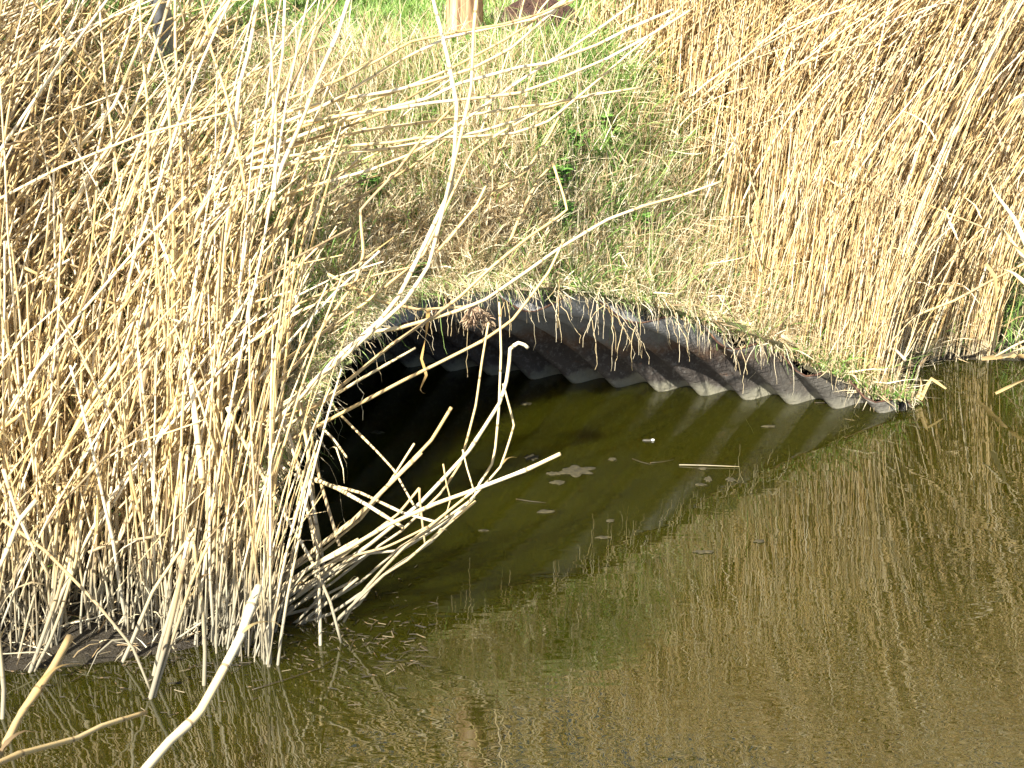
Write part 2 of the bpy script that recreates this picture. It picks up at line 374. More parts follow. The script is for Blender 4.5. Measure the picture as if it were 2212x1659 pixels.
def blade_field(pts, Lr, Wr, l0r, l1r, greenfn, k=4, zoff=-.01, az=None):
    n = len(pts); zz = ground(pts[:, 0], pts[:, 1])+zoff
    ok = (zz > -.005) & (((pts[:, 0]-MH[0])**2+((pts[:, 1]-MH[1])*1.3)**2) > .16**2); pts = pts[ok]; zz = zz[ok]; n = len(pts)
    L = RNG.uniform(*Lr, n)*(.6+.8*RNG.random(n)); azs = RNG.uniform(0, 2*math.pi, n) if az is None else RNG.normal(az[0], az[1], n)
    P = grow(np.column_stack([pts, zz]), L, azs, np.radians(RNG.uniform(*l0r, n)), np.radians(RNG.uniform(*l1r, n)), k, wob=.12)
    prof = np.interp(np.linspace(0, 1, k), [0, .4, 1], [.75, 1, .12]); W = RNG.uniform(*Wr, n)[:, None]*prof[None]
    V, F = ribbons(P, W, face_side(P))
    g = (RNG.random(n) < greenfn(pts[:, 0], pts[:, 1])).astype(float)
    return V, F, np.repeat(RNG.random(n), k*2), np.repeat(g, k*2)
def merge(parts):
    Vs, Fs, A, B = [], [], [], []; o = 0
    for V, F, a, g in parts: Vs.append(V); Fs.append(F+o); A.append(a); B.append(g); o += len(V)
    return np.concatenate(Vs), np.concatenate(Fs), np.concatenate(A), np.concatenate(B)
def ylawn(x): return np.interp(x, [-3, -1.1, -.4, .2, .8, 2, 4], [5.65, 5.75, 5.88, 5.98, 6.25, 7.2, 7.6])
# mown lawn on top of the bank
lawn = []
for (x0, x1, y0, y1, n, s) in [(-2.2, 2.2, 5.6, 7.3, 36000, 1), (-5, 5, 7.0, 11, 16000, 1.8)]:
    p = scatter(n, x0, x1, y0, y1, lambda x, y: np.clip((y-ylawn(x))*6+.4, 0, 1)*np.clip(.95+.3*snoise(x, y, 7), .5, 1))
    lawn.append(blade_field(p, (.03*s, .07*s), (.0026*s, .0048*s), (0, 30), (25, 75), lambda x, y: np.clip(.92+.25*snoise(x, y, 5, 3), 0, 1)))
V, F, a, g = merge(lawn)
props(mesh_obj('lawn_grass', V, F, M_GRASS, attrs={'rnd': a, 'grn': g}), 'short green meadow grass on top of the bank behind the reeds', 'grass', None, 'stuff')
# rough grass on the slope
def green_slope(x, y):
    base = .46+.6*snoise(x, y, 4.6, 1)
    base = base + .30*np.exp(-((x-.15)**2/.5+(y-5.75)**2/.12))
    return np.clip(base, .06, .85)
def slope_density(x, y):
    return np.where(y < ylawn(x)+.05, 1, 0)*np.where(x < -.9, .8, 1)
parts = []
p = scatter(52000, -1.3, 1.5, 4.3, 6.6, slope_density); parts.append(blade_field(p, (.03, .09), (.0022, .0055), (0, 50), (40, 115), green_slope))
p = scatter(26000, -1.3, 1.6, 4.5, 6.3, lambda x, y: slope_density(x, y)*(y < ylawn(x)-.10)*np.clip(.6+1.0*snoise(x, y, 17, 5), .25, 1)); parts.append(blade_field(p, (.07, .20), (.0016, .0040), (0, 28), (15, 105), lambda x, y: green_slope(x, y)*.75, k=5))
p = scatter(4200, -.7, 1.4, 5.35, 5.78, lambda x, y: np.clip(.45+1.1*snoise(x, y, 13, 9), .06, 1)); parts.append(blade_field(p, (.08, .26), (.0016, .0036), (0, 16), (8, 60), lambda x, y: x*0+.10, k=5))
p = scatter(6000, -1.3, 1.4, 5.66, 5.96, lambda x, y: np.clip(.5+1.0*snoise(x, y, 9, 1), .1, 1)); parts.append(blade_field(p, (.05, .18), (.0024, .0060), (72, 95), (80, 100), lambda x, y: x*0+.04, k=4, zoff=.012))
p = scatter(9000, -1.2, 1.6, 4.4, 6.9, slope_density); parts.append(blade_field(p, (.05, .16), (.0022, .0060), (65, 95), (70, 110), lambda x, y: x*0+.06, k=4, zoff=.015))
# taller tufts on the slope
tc = scatter(150, -.85, 1.2, 5.1, 5.95, slope_density)
tp = np.repeat(tc, 60, axis=0)+RNG.normal(0, .020, (150*60, 2)); tp = tp[~in_hole(tp[:, 0], tp[:, 1])]
parts.append(blade_field(tp, (.06, .15), (.002, .0046), (0, 30), (30, 100), green_slope, k=5))
# litter and grass among the reeds, and along the right waterline
p = scatter(12000, .8, 3.1, 5.9, 8.2); parts.append(blade_field(p, (.06, .22), (.002, .006), (10, 70), (40, 110), lambda x, y: np.clip(.12+.5*np.exp(-((x-1.85)**2+(y-6.2)**2)/.05), 0, .8), k=5))
p = scatter(3000, 1.2, 2.3, 5.9, 6.4); parts.append(blade_field(p, (.06, .2), (.002, .004), (0, 30), (20, 70), lambda x, y: np.clip(.2+.75*np.exp(-((x-1.62)**2+(y-6.12)**2)/.04), 0, .9), k=5))
p = scatter(9000, -2.6, -.5, 4.0, 6.1); parts.append(blade_field(p, (.05, .18), (.002, .006), (20, 80), (50, 110), lambda x, y: np.clip(.10+.25*snoise(x, y, 4, 8), 0, .6), k=4))
V, F, a, g = merge(parts)
props(mesh_obj('bank_grass', V, F, M_GRASS, attrs={'rnd': a, 'grn': g}), 'tangled dry and green grass covering the bank around the culvert', 'grass', None, 'stuff')
# fringe of grass and roots hanging over the mouth
def rim_points(n, lo=.32, hi=math.pi-.35, dt=.03):
    th = RNG.uniform(lo, hi, n); s = HALF-RAD*np.cos(th); tt = cut(s)+RNG.uniform(-.01, dt, n)
    P = pipe_pt(th, tt, RAD+AMP+.015+RNG.random(n)*.04); return P, th
out_az = math.atan2(-AX[1]-.55, -AX[0]-.1)
def fringe(n, Lr, Wr, k, lo, hi, dt, l0=(30, 100), l1=(120, 178), dens=None):
    P0, th = rim_points(n, lo, hi, dt)
    if dens is not None:
        ok = RNG.random(n) < dens(P0[:, 0]); P0 = P0[ok]; n = len(P0)
    L = RNG.uniform(*Lr, n)*(.5+RNG.random(n))
    P = grow(P0, L, RNG.normal(out_az, 1.5, n), np.radians(RNG.uniform(*l0, n)), np.radians(RNG.uniform(*l1, n)), k, p=.6, wob=.32)
    W = RNG.uniform(*Wr, n)[:, None]*np.interp(np.linspace(0, 1, k), [0, .5, 1], [.9, 1, .3])[None]
    V, F = ribbons(P, W, face_side(P))
    return V, F, np.repeat(.3+.7*RNG.random(n), k*2), np.repeat((RNG.random(n) < .22).astype(float), k*2)
clump = lambda x: np.clip(.45+.55*snoise(x, x*0+3, 13, 4)+.3*snoise(x, x*0, 31, 2), .04, 1)
V, F, a, g = merge([fringe(13500, (.02, .08), (.0012, .0024), 6, .36, math.pi-.35, .10, dens=lambda x: clump(x)*.35+.65), fringe(3600, (.03, .12), (.0010, .0022), 6, .45, math.pi-.4, .05, dens=clump),
                    fringe(230, (.08, .24), (.0009, .0017), 10, .5, math.pi-.5, .03, dens=lambda x: clump(x)*.7+.3, l0=(60, 120), l1=(165, 185))])
props(mesh_obj('hanging_grass', V, F, M_GRASS, attrs={'rnd': a, 'grn': g}), 'pale grass and roots hanging over the culvert mouth edge', 'grass', None, 'stuff')

# ------------------------------------------------------------------ reeds
def cane_mesh(name, pts, r0, r1, rnd, mat, parent=None, sides=7, step=.03, jit=.0):
    C = catmull(pts, step)
    if jit: C[1:-1] += RNG.normal(0, jit, C[1:-1].shape)
    n = len(C); R = np.linspace(r0, r1, n)
    L = np.concatenate([[0], np.cumsum(np.linalg.norm(np.diff(C, axis=0), axis=1))])
    fr = np.mod(L*(rnd*3.1+4.6)+rnd*17.3, 1.0); R = R*(1+.22*np.exp(-((fr-.5)/.06)**2))
    V, F, al = tubes(C[None], R[None], sides)
    c0 = len(V); V = np.vstack([V, C[0], C[-1]]); s = np.arange(sides); s2 = (s+1) % sides
    f0 = np.stack([s2, s, np.full(sides, c0)], -1); f1 = np.stack([(n-1)*sides+s, (n-1)*sides+s2, np.full(sides, c0+1)], -1)
    al = np.concatenate([al, [0, L[-1]]])
    base = C[0].copy()
    o = mesh_obj(name, V-base, [F, np.vstack([f0, f1])], mat, parent, {'rnd': np.full(len(V), rnd), 'along': al})
    if parent is None: o.location = base
    return o, C
def leaf_on(parent, C, i, L, wd, az, rnd, l0=40, l1=130, mat=None):
    P = grow((C[i]-C[0])[None], np.array([L]), np.array([az]), np.radians([l0]), np.radians([l1]), 9, wob=.08)
    W = (wd*np.interp(np.linspace(0, 1, 9), [0, .25, 1], [.5, 1, .06]))[None]
    T = norm(np.gradient(P, axis=1)); sd_ = norm(np.cross(T, np.array([math.cos(az+.9), math.sin(az+.9), .5])))
    V, F = ribbons(P, W, sd_)
    return mesh_obj('leaf', V, F, mat or M_LEAF, parent, {'rnd': np.full(len(V), rnd), 'along': np.zeros(len(V))})
Z5 = lambda x, y: (663.6+.3*x, 553+.3*y); Z8 = lambda x, y: (718.9+.3667*x, 884.8+.3667*y); Z7 = lambda x, y: (.3667*x, 1050.7+.3667*y)
Z4 = lambda x, y: (.35*x, 497.7+.35*y); Z1 = lambda x, y: (.35*x, .35*y); Z2 = lambda x, y: (718.9+.35*x, .35*y)
Z3 = lambda x, y: (1437.8+.35*x, .35*y); Z6 = lambda x, y: (1216.6+.35*x, 553+.35*y); PX = lambda x, y: (x, y)
def px3(pts, y0, y1):
    uv = []
    for p in pts:
        z = p[2] if len(p) > 2 else PX
        uv.append(z(p[0], p[1]))
    uv = np.array(uv); L = np.concatenate([[0], np.cumsum(np.linalg.norm(np.diff(uv, axis=0), axis=1))]); L /= L[-1]
    if y0 is None: y0 = at_z(uv[0][0], uv[0][1], -.04)[1]
    if y1 is None: y1 = y0
    return [at_y(u, v, y0+(y1-y0)*l) for (u, v), l in zip(uv, L)]
def kink(P):
    C = catmull(P, .02); L = np.concatenate([[0], np.cumsum(np.linalg.norm(np.diff(C, axis=0), axis=1))]); m_ = max(3, int(L[-1]/.12))
    q = np.linspace(0, L[-1], m_+1); q[1:-1] += RNG.uniform(-.03, .03, m_-1); q.sort()
    Q = np.stack([np.interp(q, L, C[:, i]) for i in range(3)], -1); Q[1:-1] += RNG.normal(0, .0034, Q[1:-1].shape); return Q
FBG = 'broken canes leaning out over the water'
count_named = 0; LCG = 'long canes crossing the culvert opening'; FCG = 'fallen canes lying across the upper bank'; TLG = 'tall canes standing above the left clump'
def reed(pts, y0, y1, r, rnd, label, group=None, leaf=None, mat=None, taper=.75, name='reed', cat='reed'):
    global count_named
    P = px3(pts, y0, y1)
    if group in (LCG, FCG, TLG): r *= .82
    if group == FBG: r *= .84
    if r < .0078 and 'hook' not in label: P = kink(P)
    rnd *= .86
    o, C = cane_mesh(name, P, r, r*taper, rnd, mat or M_REED)
    props(o, label, cat, group); count_named += 1
    if leaf: leaf_on(o, C, *leaf)
    elif r > .0034 and RNG.random() < .42:
        for _ in range(1 if RNG.random() < .7 else 2):
            leaf_on(o, C, int(len(C)*RNG.uniform(.15, .9)), RNG.uniform(.04, .12), RNG.uniform(.004, .008), float(RNG.uniform(-1.2, 1.6)), float(RNG.random()), 15, float(RNG.uniform(50, 165)))
    return o, C
def zz(f, *pts): return [(x, y, f) for x, y in pts]
# --- broken canes fanned out over the dark water, feet in the mud shelf
FB = 'broken canes leaning out over the water'
reed([(500, 1385), (560, 1350), (640, 1290), (800, 1175)]+zz(Z8, (510, 555), (800, 245))+zz(Z5, (1385, 1060), (1435, 900), (1455, 760), (1462, 668), (1520, 625), (1565, 640), (1590, 662)), None, 4.35, .0062, .97, 'tall white cane over the water with its tip bent over like a hook', FB, taper=.9)
reed([(470, 1395), (620, 1290), (800, 1195)]+zz(Z8, (400, 830), (700, 640), (830, 520))+zz(Z5, (1240, 1640), (1330, 1500), (1355, 1380), (1380, 1110), (1388, 900), (1396, 700), (1390, 500), (1382, 330)), None, 4.5, .0048, .85, 'long thin cane rising straight up beside the hooked white cane', FB)
reed([(455, 1398), (600, 1330), (760, 1230), (860, 1150)]+zz(Z5, (1030, 1655), (1110, 1500), (1165, 1380), (1200, 1270), (1225, 1050), (1240, 900), (1270, 700), (1290, 520), (1305, 480)), None, 4.5, .0046, .6, 'slender brown cane ending right under the drooping seed head', FB)
reed([(520, 1380), (640, 1310)]+zz(Z8, (0, 1130), (250, 930), (480, 760), (700, 630), (870, 470))+zz(Z5, (1310, 1630), (1450, 1450), (1510, 1320), (1515, 1220), (1480, 1100), (1410, 920)), None, 4.4, .0045, .7, 'cane curving outward in a bow over the dark water', FB)
reed([(480, 1390), (600, 1270)]+zz(Z8, (0, 850), (330, 680), (500, 605), (850, 465), (1000, 410), (1200, 340), (1340, 260)), None, 4.0, .0064, .9, 'blue grey cane reaching farthest right above the floating scum', FB, taper=.9)
reed([(480, 1375), (560, 1270)]+zz(Z8, (0, 735), (200, 590), (270, 520), (400, 350))+zz(Z5, (720, 1495), (850, 1370), (1020, 1150), (1038, 1090)), None, 4.3, .0060, .55, 'broken cane with a short kinked tip pointing up in the opening', FB, taper=.85)
reed([(500, 1370), (600, 1250)]+zz(Z8, (0, 775), (200, 610), (300, 480), (435, 315), (480, 200)), None, 4.3, .0046, .7, 'short cane with a steep upper end left of the kinked cane', FB)
reed([(520, 1365), (620, 1240)]+zz(Z8, (0, 760), (240, 550), (400, 370), (525, 255)), None, 4.25, .0056, .5, 'straight brown cane snapped off square left of the long bowed one', FB)
reed([(450, 1390), (600, 1320), (700, 1240)]+zz(Z8, (80, 870), (230, 690), (350, 640), (440, 540), (510, 462)), None, 4.2, .0050, .6, 'cane joined to a small snapped vertical piece at its tip', FB)
reed(zz(Z8, (510, 462), (520, 600), (545, 800)), 4.2, 4.15, .0040, .35, 'short brown snapped piece hanging straight down among the canes', FB)
reed(zz(Z8, (650, 320), (680, 450), (685, 560), (660, 640)), 4.25, 4.2, .0026, .6, 'thin curved twig crossing between two bowed canes', FB)
reed(zz(Z8, (765, 235), (790, 350), (820, 500)), 4.25, 4.2, .0028, .8, 'thin speckled twig with a yellow band near the canes', FB)
reed([(549, 965), (600, 1005), (660, 1038)]+zz(Z8, (60, 445), (260, 540), (430, 600), (600, 660)), 4.5, 4.15, .0056, .95, 'pale cane sloping down to the right across the dark opening, upper of two', FB)
reed([(600, 985), (660, 1030)]+zz(Z8, (0, 455), (230, 590), (415, 695)), 4.5, 4.1, .0072, .9, 'thick pale cane sloping down right with a blunt cut end, lower of two', FB)
reed([(700, 850)]+zz(Z5, (160, 1070), (240, 1150), (410, 1310), (520, 1440), (650, 1590))+zz(Z8, (430, 470), (475, 560)), 4.7, 4.25, .0044, .8, 'thin cane falling down right in a gentle S below the hanging grass', FB)
reed(zz(Z5, (0, 1130), (90, 1225), (200, 1340), (285, 1450)), 4.6, 4.3, .0042, .85, 'short straight cane end pointing down right at the clump edge', FB)
reed(zz(Z4, (1400, 1090), (1480, 1240), (1600, 1500))+zz(Z7, (1770, 310), (1890, 530), (1960, 720), (2010, 920)), 4.2, at_z(737, 1388)[1], .0060, .9, 'long straw cane slanting down right into the water across the fan of canes', FB)
for i, (bx, by, mx, my, tx, ty, r, c_, lab) in enumerate([
    (1210, 1000, 1500, 700, 2111, 310, .0060, .75, 'grey footed cane leaning far right, outermost foot of the fan on the mud'),
    (1265, 985, 1560, 690, 2111, 345, .0050, .55, 'grey footed cane leaning right, second foot from the left in the fan'),
    (1370, 905, 1620, 690, 2111, 400, .0052, .6, 'weathered cane in the middle of the leaning fan'),
    (1440, 905, 1700, 640, 1870, 480, .0045, .7, 'cane ending short against the bundle of upright stems'),
    (1530, 890, 1800, 640, 2111, 415, .0048, .5, 'dark weathered cane low in the fan'),
    (1610, 850, 1650, 740, 1715, 660, .0038, .6, 'very short grey stub standing in the fan'),
    (1650, 870, 1850, 690, 2111, 540, .0050, .8, 'pale cane in the right part of the fan'),
    (1705, 885, 1880, 720, 2111, 540, .0056, .65, 'lowest cane of the fan leaning right above its reflection'),
    (1905, 870, 1985, 800, 2180, 600, .0054, .9, 'pale cane leaning right from the end of the mud shelf'),
    (1770, 880, 1790, 820, 1800, 800, .0050, .95, 'tiny pale stump at the front of the mud shelf'),
    (1480, 560, 1560, 470, 1670, 340, .0044, .6, 'short cane with snapped top over the dark water near the clump'),
    (1500, 640, 1620, 500, 1750, 350, .0042, .7, 'short cane parallel to its neighbour over the dark water near the clump'),
    (1340, 860, 1560, 560, 1700, 490, .0040, .5, 'small bent cane tucked in behind the fan')]):
    reed(zz(Z7, (bx, by), (mx, my), (tx, ty)), None if by > 800 else 4.45, None if by > 800 else 4.3, r, c_, lab, FB)
reed([(600, 1360)]+zz(Z8, (60, 1180), (280, 1000), (430, 850), (600, 760), (780, 570)), None, 4.1, .0052, .85, 'pale cane running up right beneath the blue grey one', FB)
reed([(730, 1365)]+zz(Z8, (130, 1120), (350, 880), (480, 730), (600, 640), (820, 530), (840, 470)), None, 4.0, .0050, .75, 'cane bent near its tip, foot at the end of the mud shelf', FB)
reed([(695, 1372)]+zz(Z8, (50, 1200), (280, 1000), (600, 750), (700, 650), (840, 540)), None, 4.05, .0048, .6, 'grey blue cane under the fan ending in a shaggy joint', FB)
reed(zz(Z8, (0, 900), (100, 865), (300, 815), (380, 780), (560, 690)), 4.15, 4.05, .0044, .45, 'knobbly twig with a little hook at its left end', FB)
# bundle of upright stems in front of the opening
UB = 'upright stems in the bundle before the opening'
for k, (pts, c_, lab) in enumerate([
    (zz(Z4, (1740, 1120), (1790, 1270), (1850, 1450))+zz(Z7, (1850, 300), (1880, 560), (1870, 880)), .95, 'white stem at the left of the upright bundle'),
    (zz(Z4, (1830, 1000), (1880, 1120), (1900, 1300))+zz(Z7, (1820, 50), (1890, 330), (1870, 620), (1875, 890)), .9, 'white stem with a bent shoulder in the upright bundle'),
    (zz(Z4, (1860, 1060), (1920, 1300))+zz(Z7, (1840, 60), (1880, 300), (1920, 520), (1910, 790)), .5, 'golden stem in the upright bundle'),
    (zz(Z4, (1900, 1150), (1960, 1420))+zz(Z7, (1910, 20), (1940, 160), (1980, 300), (2000, 350)), .45, 'stem leaving the upright bundle toward lower right'),
    (zz(Z4, (1700, 1080), (1840, 1500))+zz(Z7, (1855, 260), (1850, 500), (1895, 860), (1888, 1040)), .8, 'stem with a lower kink where the bundle meets the water')]):
    reed(list(reversed(pts)), None if k != 3 else 4.3, 4.45, .0062 if k < 2 else .0048, c_, lab, UB)
# --- long canes across the opening from the left clump
LC = 'long canes crossing the culvert opening'
reed(zz(Z5, (-300, 1400), (60, 1235), (480, 1020), (730, 880), (1030, 730), (1270, 600), (1420, 500), (1560, 400), (1680, 250), (1790, 20), (1850, -120)), 4.4, 4.75, .0062, .45, 'long golden cane crossing the whole opening from lower left to upper right', LC)
reed(zz(Z5, (430, 550), (640, 510), (850, 490), (1000, 440), (1160, 400), (1290, 320), (1480, 200), (1720, 0))+zz(Z2, (1600, 1390), (1800, 1310), (2212, 1170), (2400, 1120)), 4.55, 4.95, .0062, .8, 'long arching pale cane whose tip reaches over the bank grass to the right', LC)
reed(zz(Z5, (-250, 1290), (0, 1140), (300, 960), (600, 760), (778, 662)), 4.4, 4.65, .0056, .8, 'cane ending with a clean cut in front of the dark opening', LC)
reed(zz(Z5, (-300, 1200), (0, 1130), (250, 930), (480, 750), (730, 560), (880, 450), (1100, 290), (1370, 10))+zz(Z2, (1480, 1260), (1360, 1010)), 4.4, 4.85, .0060, .35, 'olive gold cane rising steeply from the opening to the bank', LC)
reed(zz(Z5, (-350, 1180), (0, 950), (150, 800), (330, 640), (520, 440), (670, 280), (790, 80))+zz(Z2, (720, 1160), (745, 1000), (765, 800), (745, 450), (700, 250), (610, -40)), 4.4, 4.8, .0080, .97, 'thick white cane bending upright in the middle of the bank', LC)
reed(zz(Z5, (-300, 1250), (60, 900), (300, 700), (500, 520), (700, 330), (920, 20))+zz(Z2, (640, 1400), (800, 900), (850, 620), (890, -30)), 4.35, 4.8, .0070, .8, 'pale upright cane close beside the thick white one on the bank', LC)
reed(zz(Z5, (-300, 1000), (0, 700), (160, 480), (300, 280), (420, 80))+zz(Z2, (150, 1300), (330, 1130), (520, 900), (760, 640)), 4.4, 4.8, .0058, .3, 'brownish cane leaning right over the grass left of the opening', LC)
reed(zz(Z5, (-200, 780), (120, 560), (480, 290), (700, 110), (900, -80))+zz(Z2, (900, 870), (1100, 780), (1300, 670)), 4.5, 4.95, .0052, .5, 'tan cane leaning low over the bank toward the right', LC)
o, C = reed(zz(Z5, (150, 130), (390, 260), (480, 310), (640, 360), (800, 380), (960, 385), (1100, 358), (1180, 362)), 4.6, 4.75, .0052, .6, 'nearly level golden stalk carrying the drooping seed head', LC)
# drooping seed head
def seed_head(name, parent, start, path, dens, spread, n=140):
    C2 = catmull(path, .01); vs = []
    m_ = len(C2); idx = RNG.integers(0, m_, n)
    P = grow(C2[idx], RNG.uniform(.02, .05, n)*spread, RNG.uniform(0, 6.28, n), np.radians(RNG.uniform(60, 120, n)), np.radians(RNG.uniform(130, 175, n)), 5, wob=.2)
    W = np.full((n, 5), .0028)*np.array([.4, 1, 1.2, 1, .3])
    V, F = ribbons(P, W, face_side(P)); return mesh_obj(name, V-(start if start is not None else 0), F, M_PLUME, parent, {'rnd': np.repeat(RNG.random(n), 10), 'along': np.zeros(n*10)}, smooth=False)
M_PLUME = reed_mat('brown_plume', [(0, (.17, .10, .06)), (.5, (.34, .22, .13)), (1, (.5, .36, .23))], mud=False, trans=.2)
tip = C[-1]
seed_head('seed_head', o, C[0], [tip, at_y(*Z5(1240, 400), 4.76), at_y(*Z5(1290, 435), 4.77), at_y(*Z5(1312, 500), 4.77)], 1, .8)
seed_head('seed_head', o, C[0], [tip, at_y(*Z5(1185, 400), 4.76), at_y(*Z5(1180, 450), 4.76), at_y(*Z5(1185, 480), 4.76)], 1, .9)
# orange ribbon leaf hanging down
P = catmull(px3(zz(Z5, (872, 385), (868, 460), (858, 560), (838, 660), (822, 740), (845, 810), (857, 860), (830, 920), (815, 960), (830, 985), (852, 990)), 4.62, 4.62), .012)
n_ = len(P); ss_ = np.linspace(0, 1, n_); ang = 5.5*ss_
W = .011*np.interp(ss_, [0, .1, .35, .6, .75, .9, 1], [.9, 1.1, .9, .7, .9, .45, .1])
V, F = ribbons(P[None], W[None], np.stack([np.cos(ang), np.sin(ang), ss_*0], -1)[None])
M_OR = reed_mat('orange_leaf', [(0, (.55, .32, .08)), (1, (.72, .45, .14))], mud=False, trans=.3)
props(mesh_obj('dry_leaf', V, F, M_OR, attrs={'rnd': np.full(len(V), .5), 'along': np.zeros(len(V))}), 'twisted orange ribbon leaf dangling in front of the dark opening', 'dry leaf')

# --- long fallen canes over the bank grass
FC = 'fallen canes lying across the upper bank'
fallen = [((-500, 760), (0, 610), (350, 560), (760, 470), (1100, 300), (1420, 20), (1500, -60)), ((-500, 900), (0, 700), (350, 590), (700, 430), (1000, 300), (1330, 60), (1450, -20)),
          ((-500, 960), (0, 770), (450, 640), (870, 500), (1050, 440), (1400, 370), (1700, 250), (2100, 60)), ((-600, 980), (0, 830), (440, 770), (900, 690), (1300, 650), (1690, 580), (1900, 540)),
          ((-500, 1000), (0, 910), (500, 860), (900, 840), (1230, 800), (1450, 640), (1700, 440), (1960, 220)), ((-500, 1040), (0, 960), (500, 900), (760, 850), (1300, 680), (1700, 560)),
          ((-400, 800), (0, 640), (300, 430), (700, 240), (1200, 130), (1480, 10)), ((-300, 620), (0, 520), (350, 330), (520, 250), (900, 200), (1300, 90), (1560, -30)),
          ((-300, 1200), (150, 1060), (430, 980), (700, 840), (1000, 590), (1400, 350), (1690, 150), (1860, 20)), ((-500, 900), (-100, 860), (400, 640), (720, 470)),
          ((-200, 760), (300, 690), (760, 620), (1200, 570), (1650, 380), (2212, 60)), ((0, 1330), (200, 1200), (520, 1000), (800, 800), (850, 690)),
          ((1090, 1500), (1180, 1280), (1280, 1120), (1360, 1010)), ((700, 1500), (860, 1280), (950, 1120), (1040, 960), (1200, 600), (1240, 300)),
          ((640, 1560), (760, 1400), (1020, 1190), (1250, 1010), (1330, 820), (1480, 560)), ((880, 900), (1010, 560), (1080, 300), (1150, 120), (1190, -40))]
flab = ['uppermost fallen cane slanting up past the wooden post', 'fallen cane just below the uppermost one', 'long fallen cane running level then rising toward the right reeds', 'low fallen cane ending in the middle of the bank grass',
        'fallen cane with an upturned right half', 'lowest of the long level fallen canes', 'fallen cane crossing in front of the post foot', 'fallen cane crossing the wooden post at mid height',
        'fallen cane climbing steeply toward the dirt mound', 'short grey fallen cane at the left of the bank', 'fallen cane spanning from the clump to the right reeds', 'short bent cane standing in the grass left of the opening',
        'straight tan cane stuck in the grass above the opening', 'thin cane leaning right in the middle of the bank', 'olive cane leaning right from the mouth edge grass', 'thin cane leaning in front of the dirt mound']
for i, ps in enumerate(fallen):
    reed(zz(Z2, *ps), 4.8 if i < 11 else 5.05, (5.15 if i < 11 else 5.35), [.0060, .0052, .0064, .0056, .0055, .0060, .0058, .0050, .0056, .0046, .0060, .0050, .0062, .0046, .0050, .0040][i], [.9, .6, .95, .75, .7, .8, .95, .5, .85, .2, .9, .4, .6, .55, .3, .7][i], flab[i], FC)
# --- tall distinct canes rising out of the left clump to the frame top
TL = 'tall canes standing above the left clump'
tall = [(zz(Z1, (1180, 1400), (1330, 1150), (1440, 880), (1490, 500), (1560, 150), (1600, -40)), .0078, .98, 'bright white tall cane left of the green patch'),
        (zz(Z1, (1690, 1300), (1700, 900), (1720, 500), (1740, 150), (1760, -40)), .0062, .95, 'straight white cane standing upright by the green patch'),
        (zz(Z1, (1640, 1350), (1790, 900), (1890, 640), (2040, 300), (2160, -30)), .0085, .95, 'thick white cane leaning right across the trampled straw'),
        (zz(Z1, (1380, 1500), (1500, 1000), (1700, 640), (1850, 280), (1960, 80), (2080, -30)), .0052, .25, 'grey brown cane leaning right near the thick white one'),
        (zz(Z1, (1520, 1200), (1430, 700), (1330, 380), (1250, 80), (1240, -30)), .0054, .5, 'golden cane leaning slightly left over the grass'),
        (zz(Z1, (1650, 1000), (1700, 560), (1660, 200), (1630, -30)), .0046, .7, 'thin cane bending left near the frame top'),
        (zz(Z1, (780, 1450), (700, 900), (640, 400), (610, -40)), .0044, .8, 'thin upright cane leaning left over the brown stems'),
        (zz(Z1, (1130, 1300), (1110, 700), (1090, 300), (1080, -40)), .0056, .6, 'straight upright cane just right of the grey pole'),
        (zz(Z1, (880, 1300), (930, 800), (870, 300), (860, -40)), .0050, .75, 'upright cane just left of the grey pole'),
        (zz(Z1, (300, 1550), (540, 1100), (800, 700), (960, 350), (1060, -40)), .0066, .85, 'pale cane leaning right across the grey pole'),
        (zz(Z1, (700, 1500), (900, 1000), (1090, 640), (1260, 250), (1470, -60)), .0064, .9, 'cream cane leaning right past the grey pole foot'),
        (zz(Z1, (500, 900), (700, 660), (840, 350), (1010, -40)), .0062, .95, 'white cane passing behind the pole top'),
        (zz(Z1, (-50, 930), (100, 890), (320, 845)), .0050, .12, 'dark brown twig lying level at the left edge')]
for pts, r, c_, lab in tall: reed(pts, 4.55, 4.75, r, c_, lab, TL)
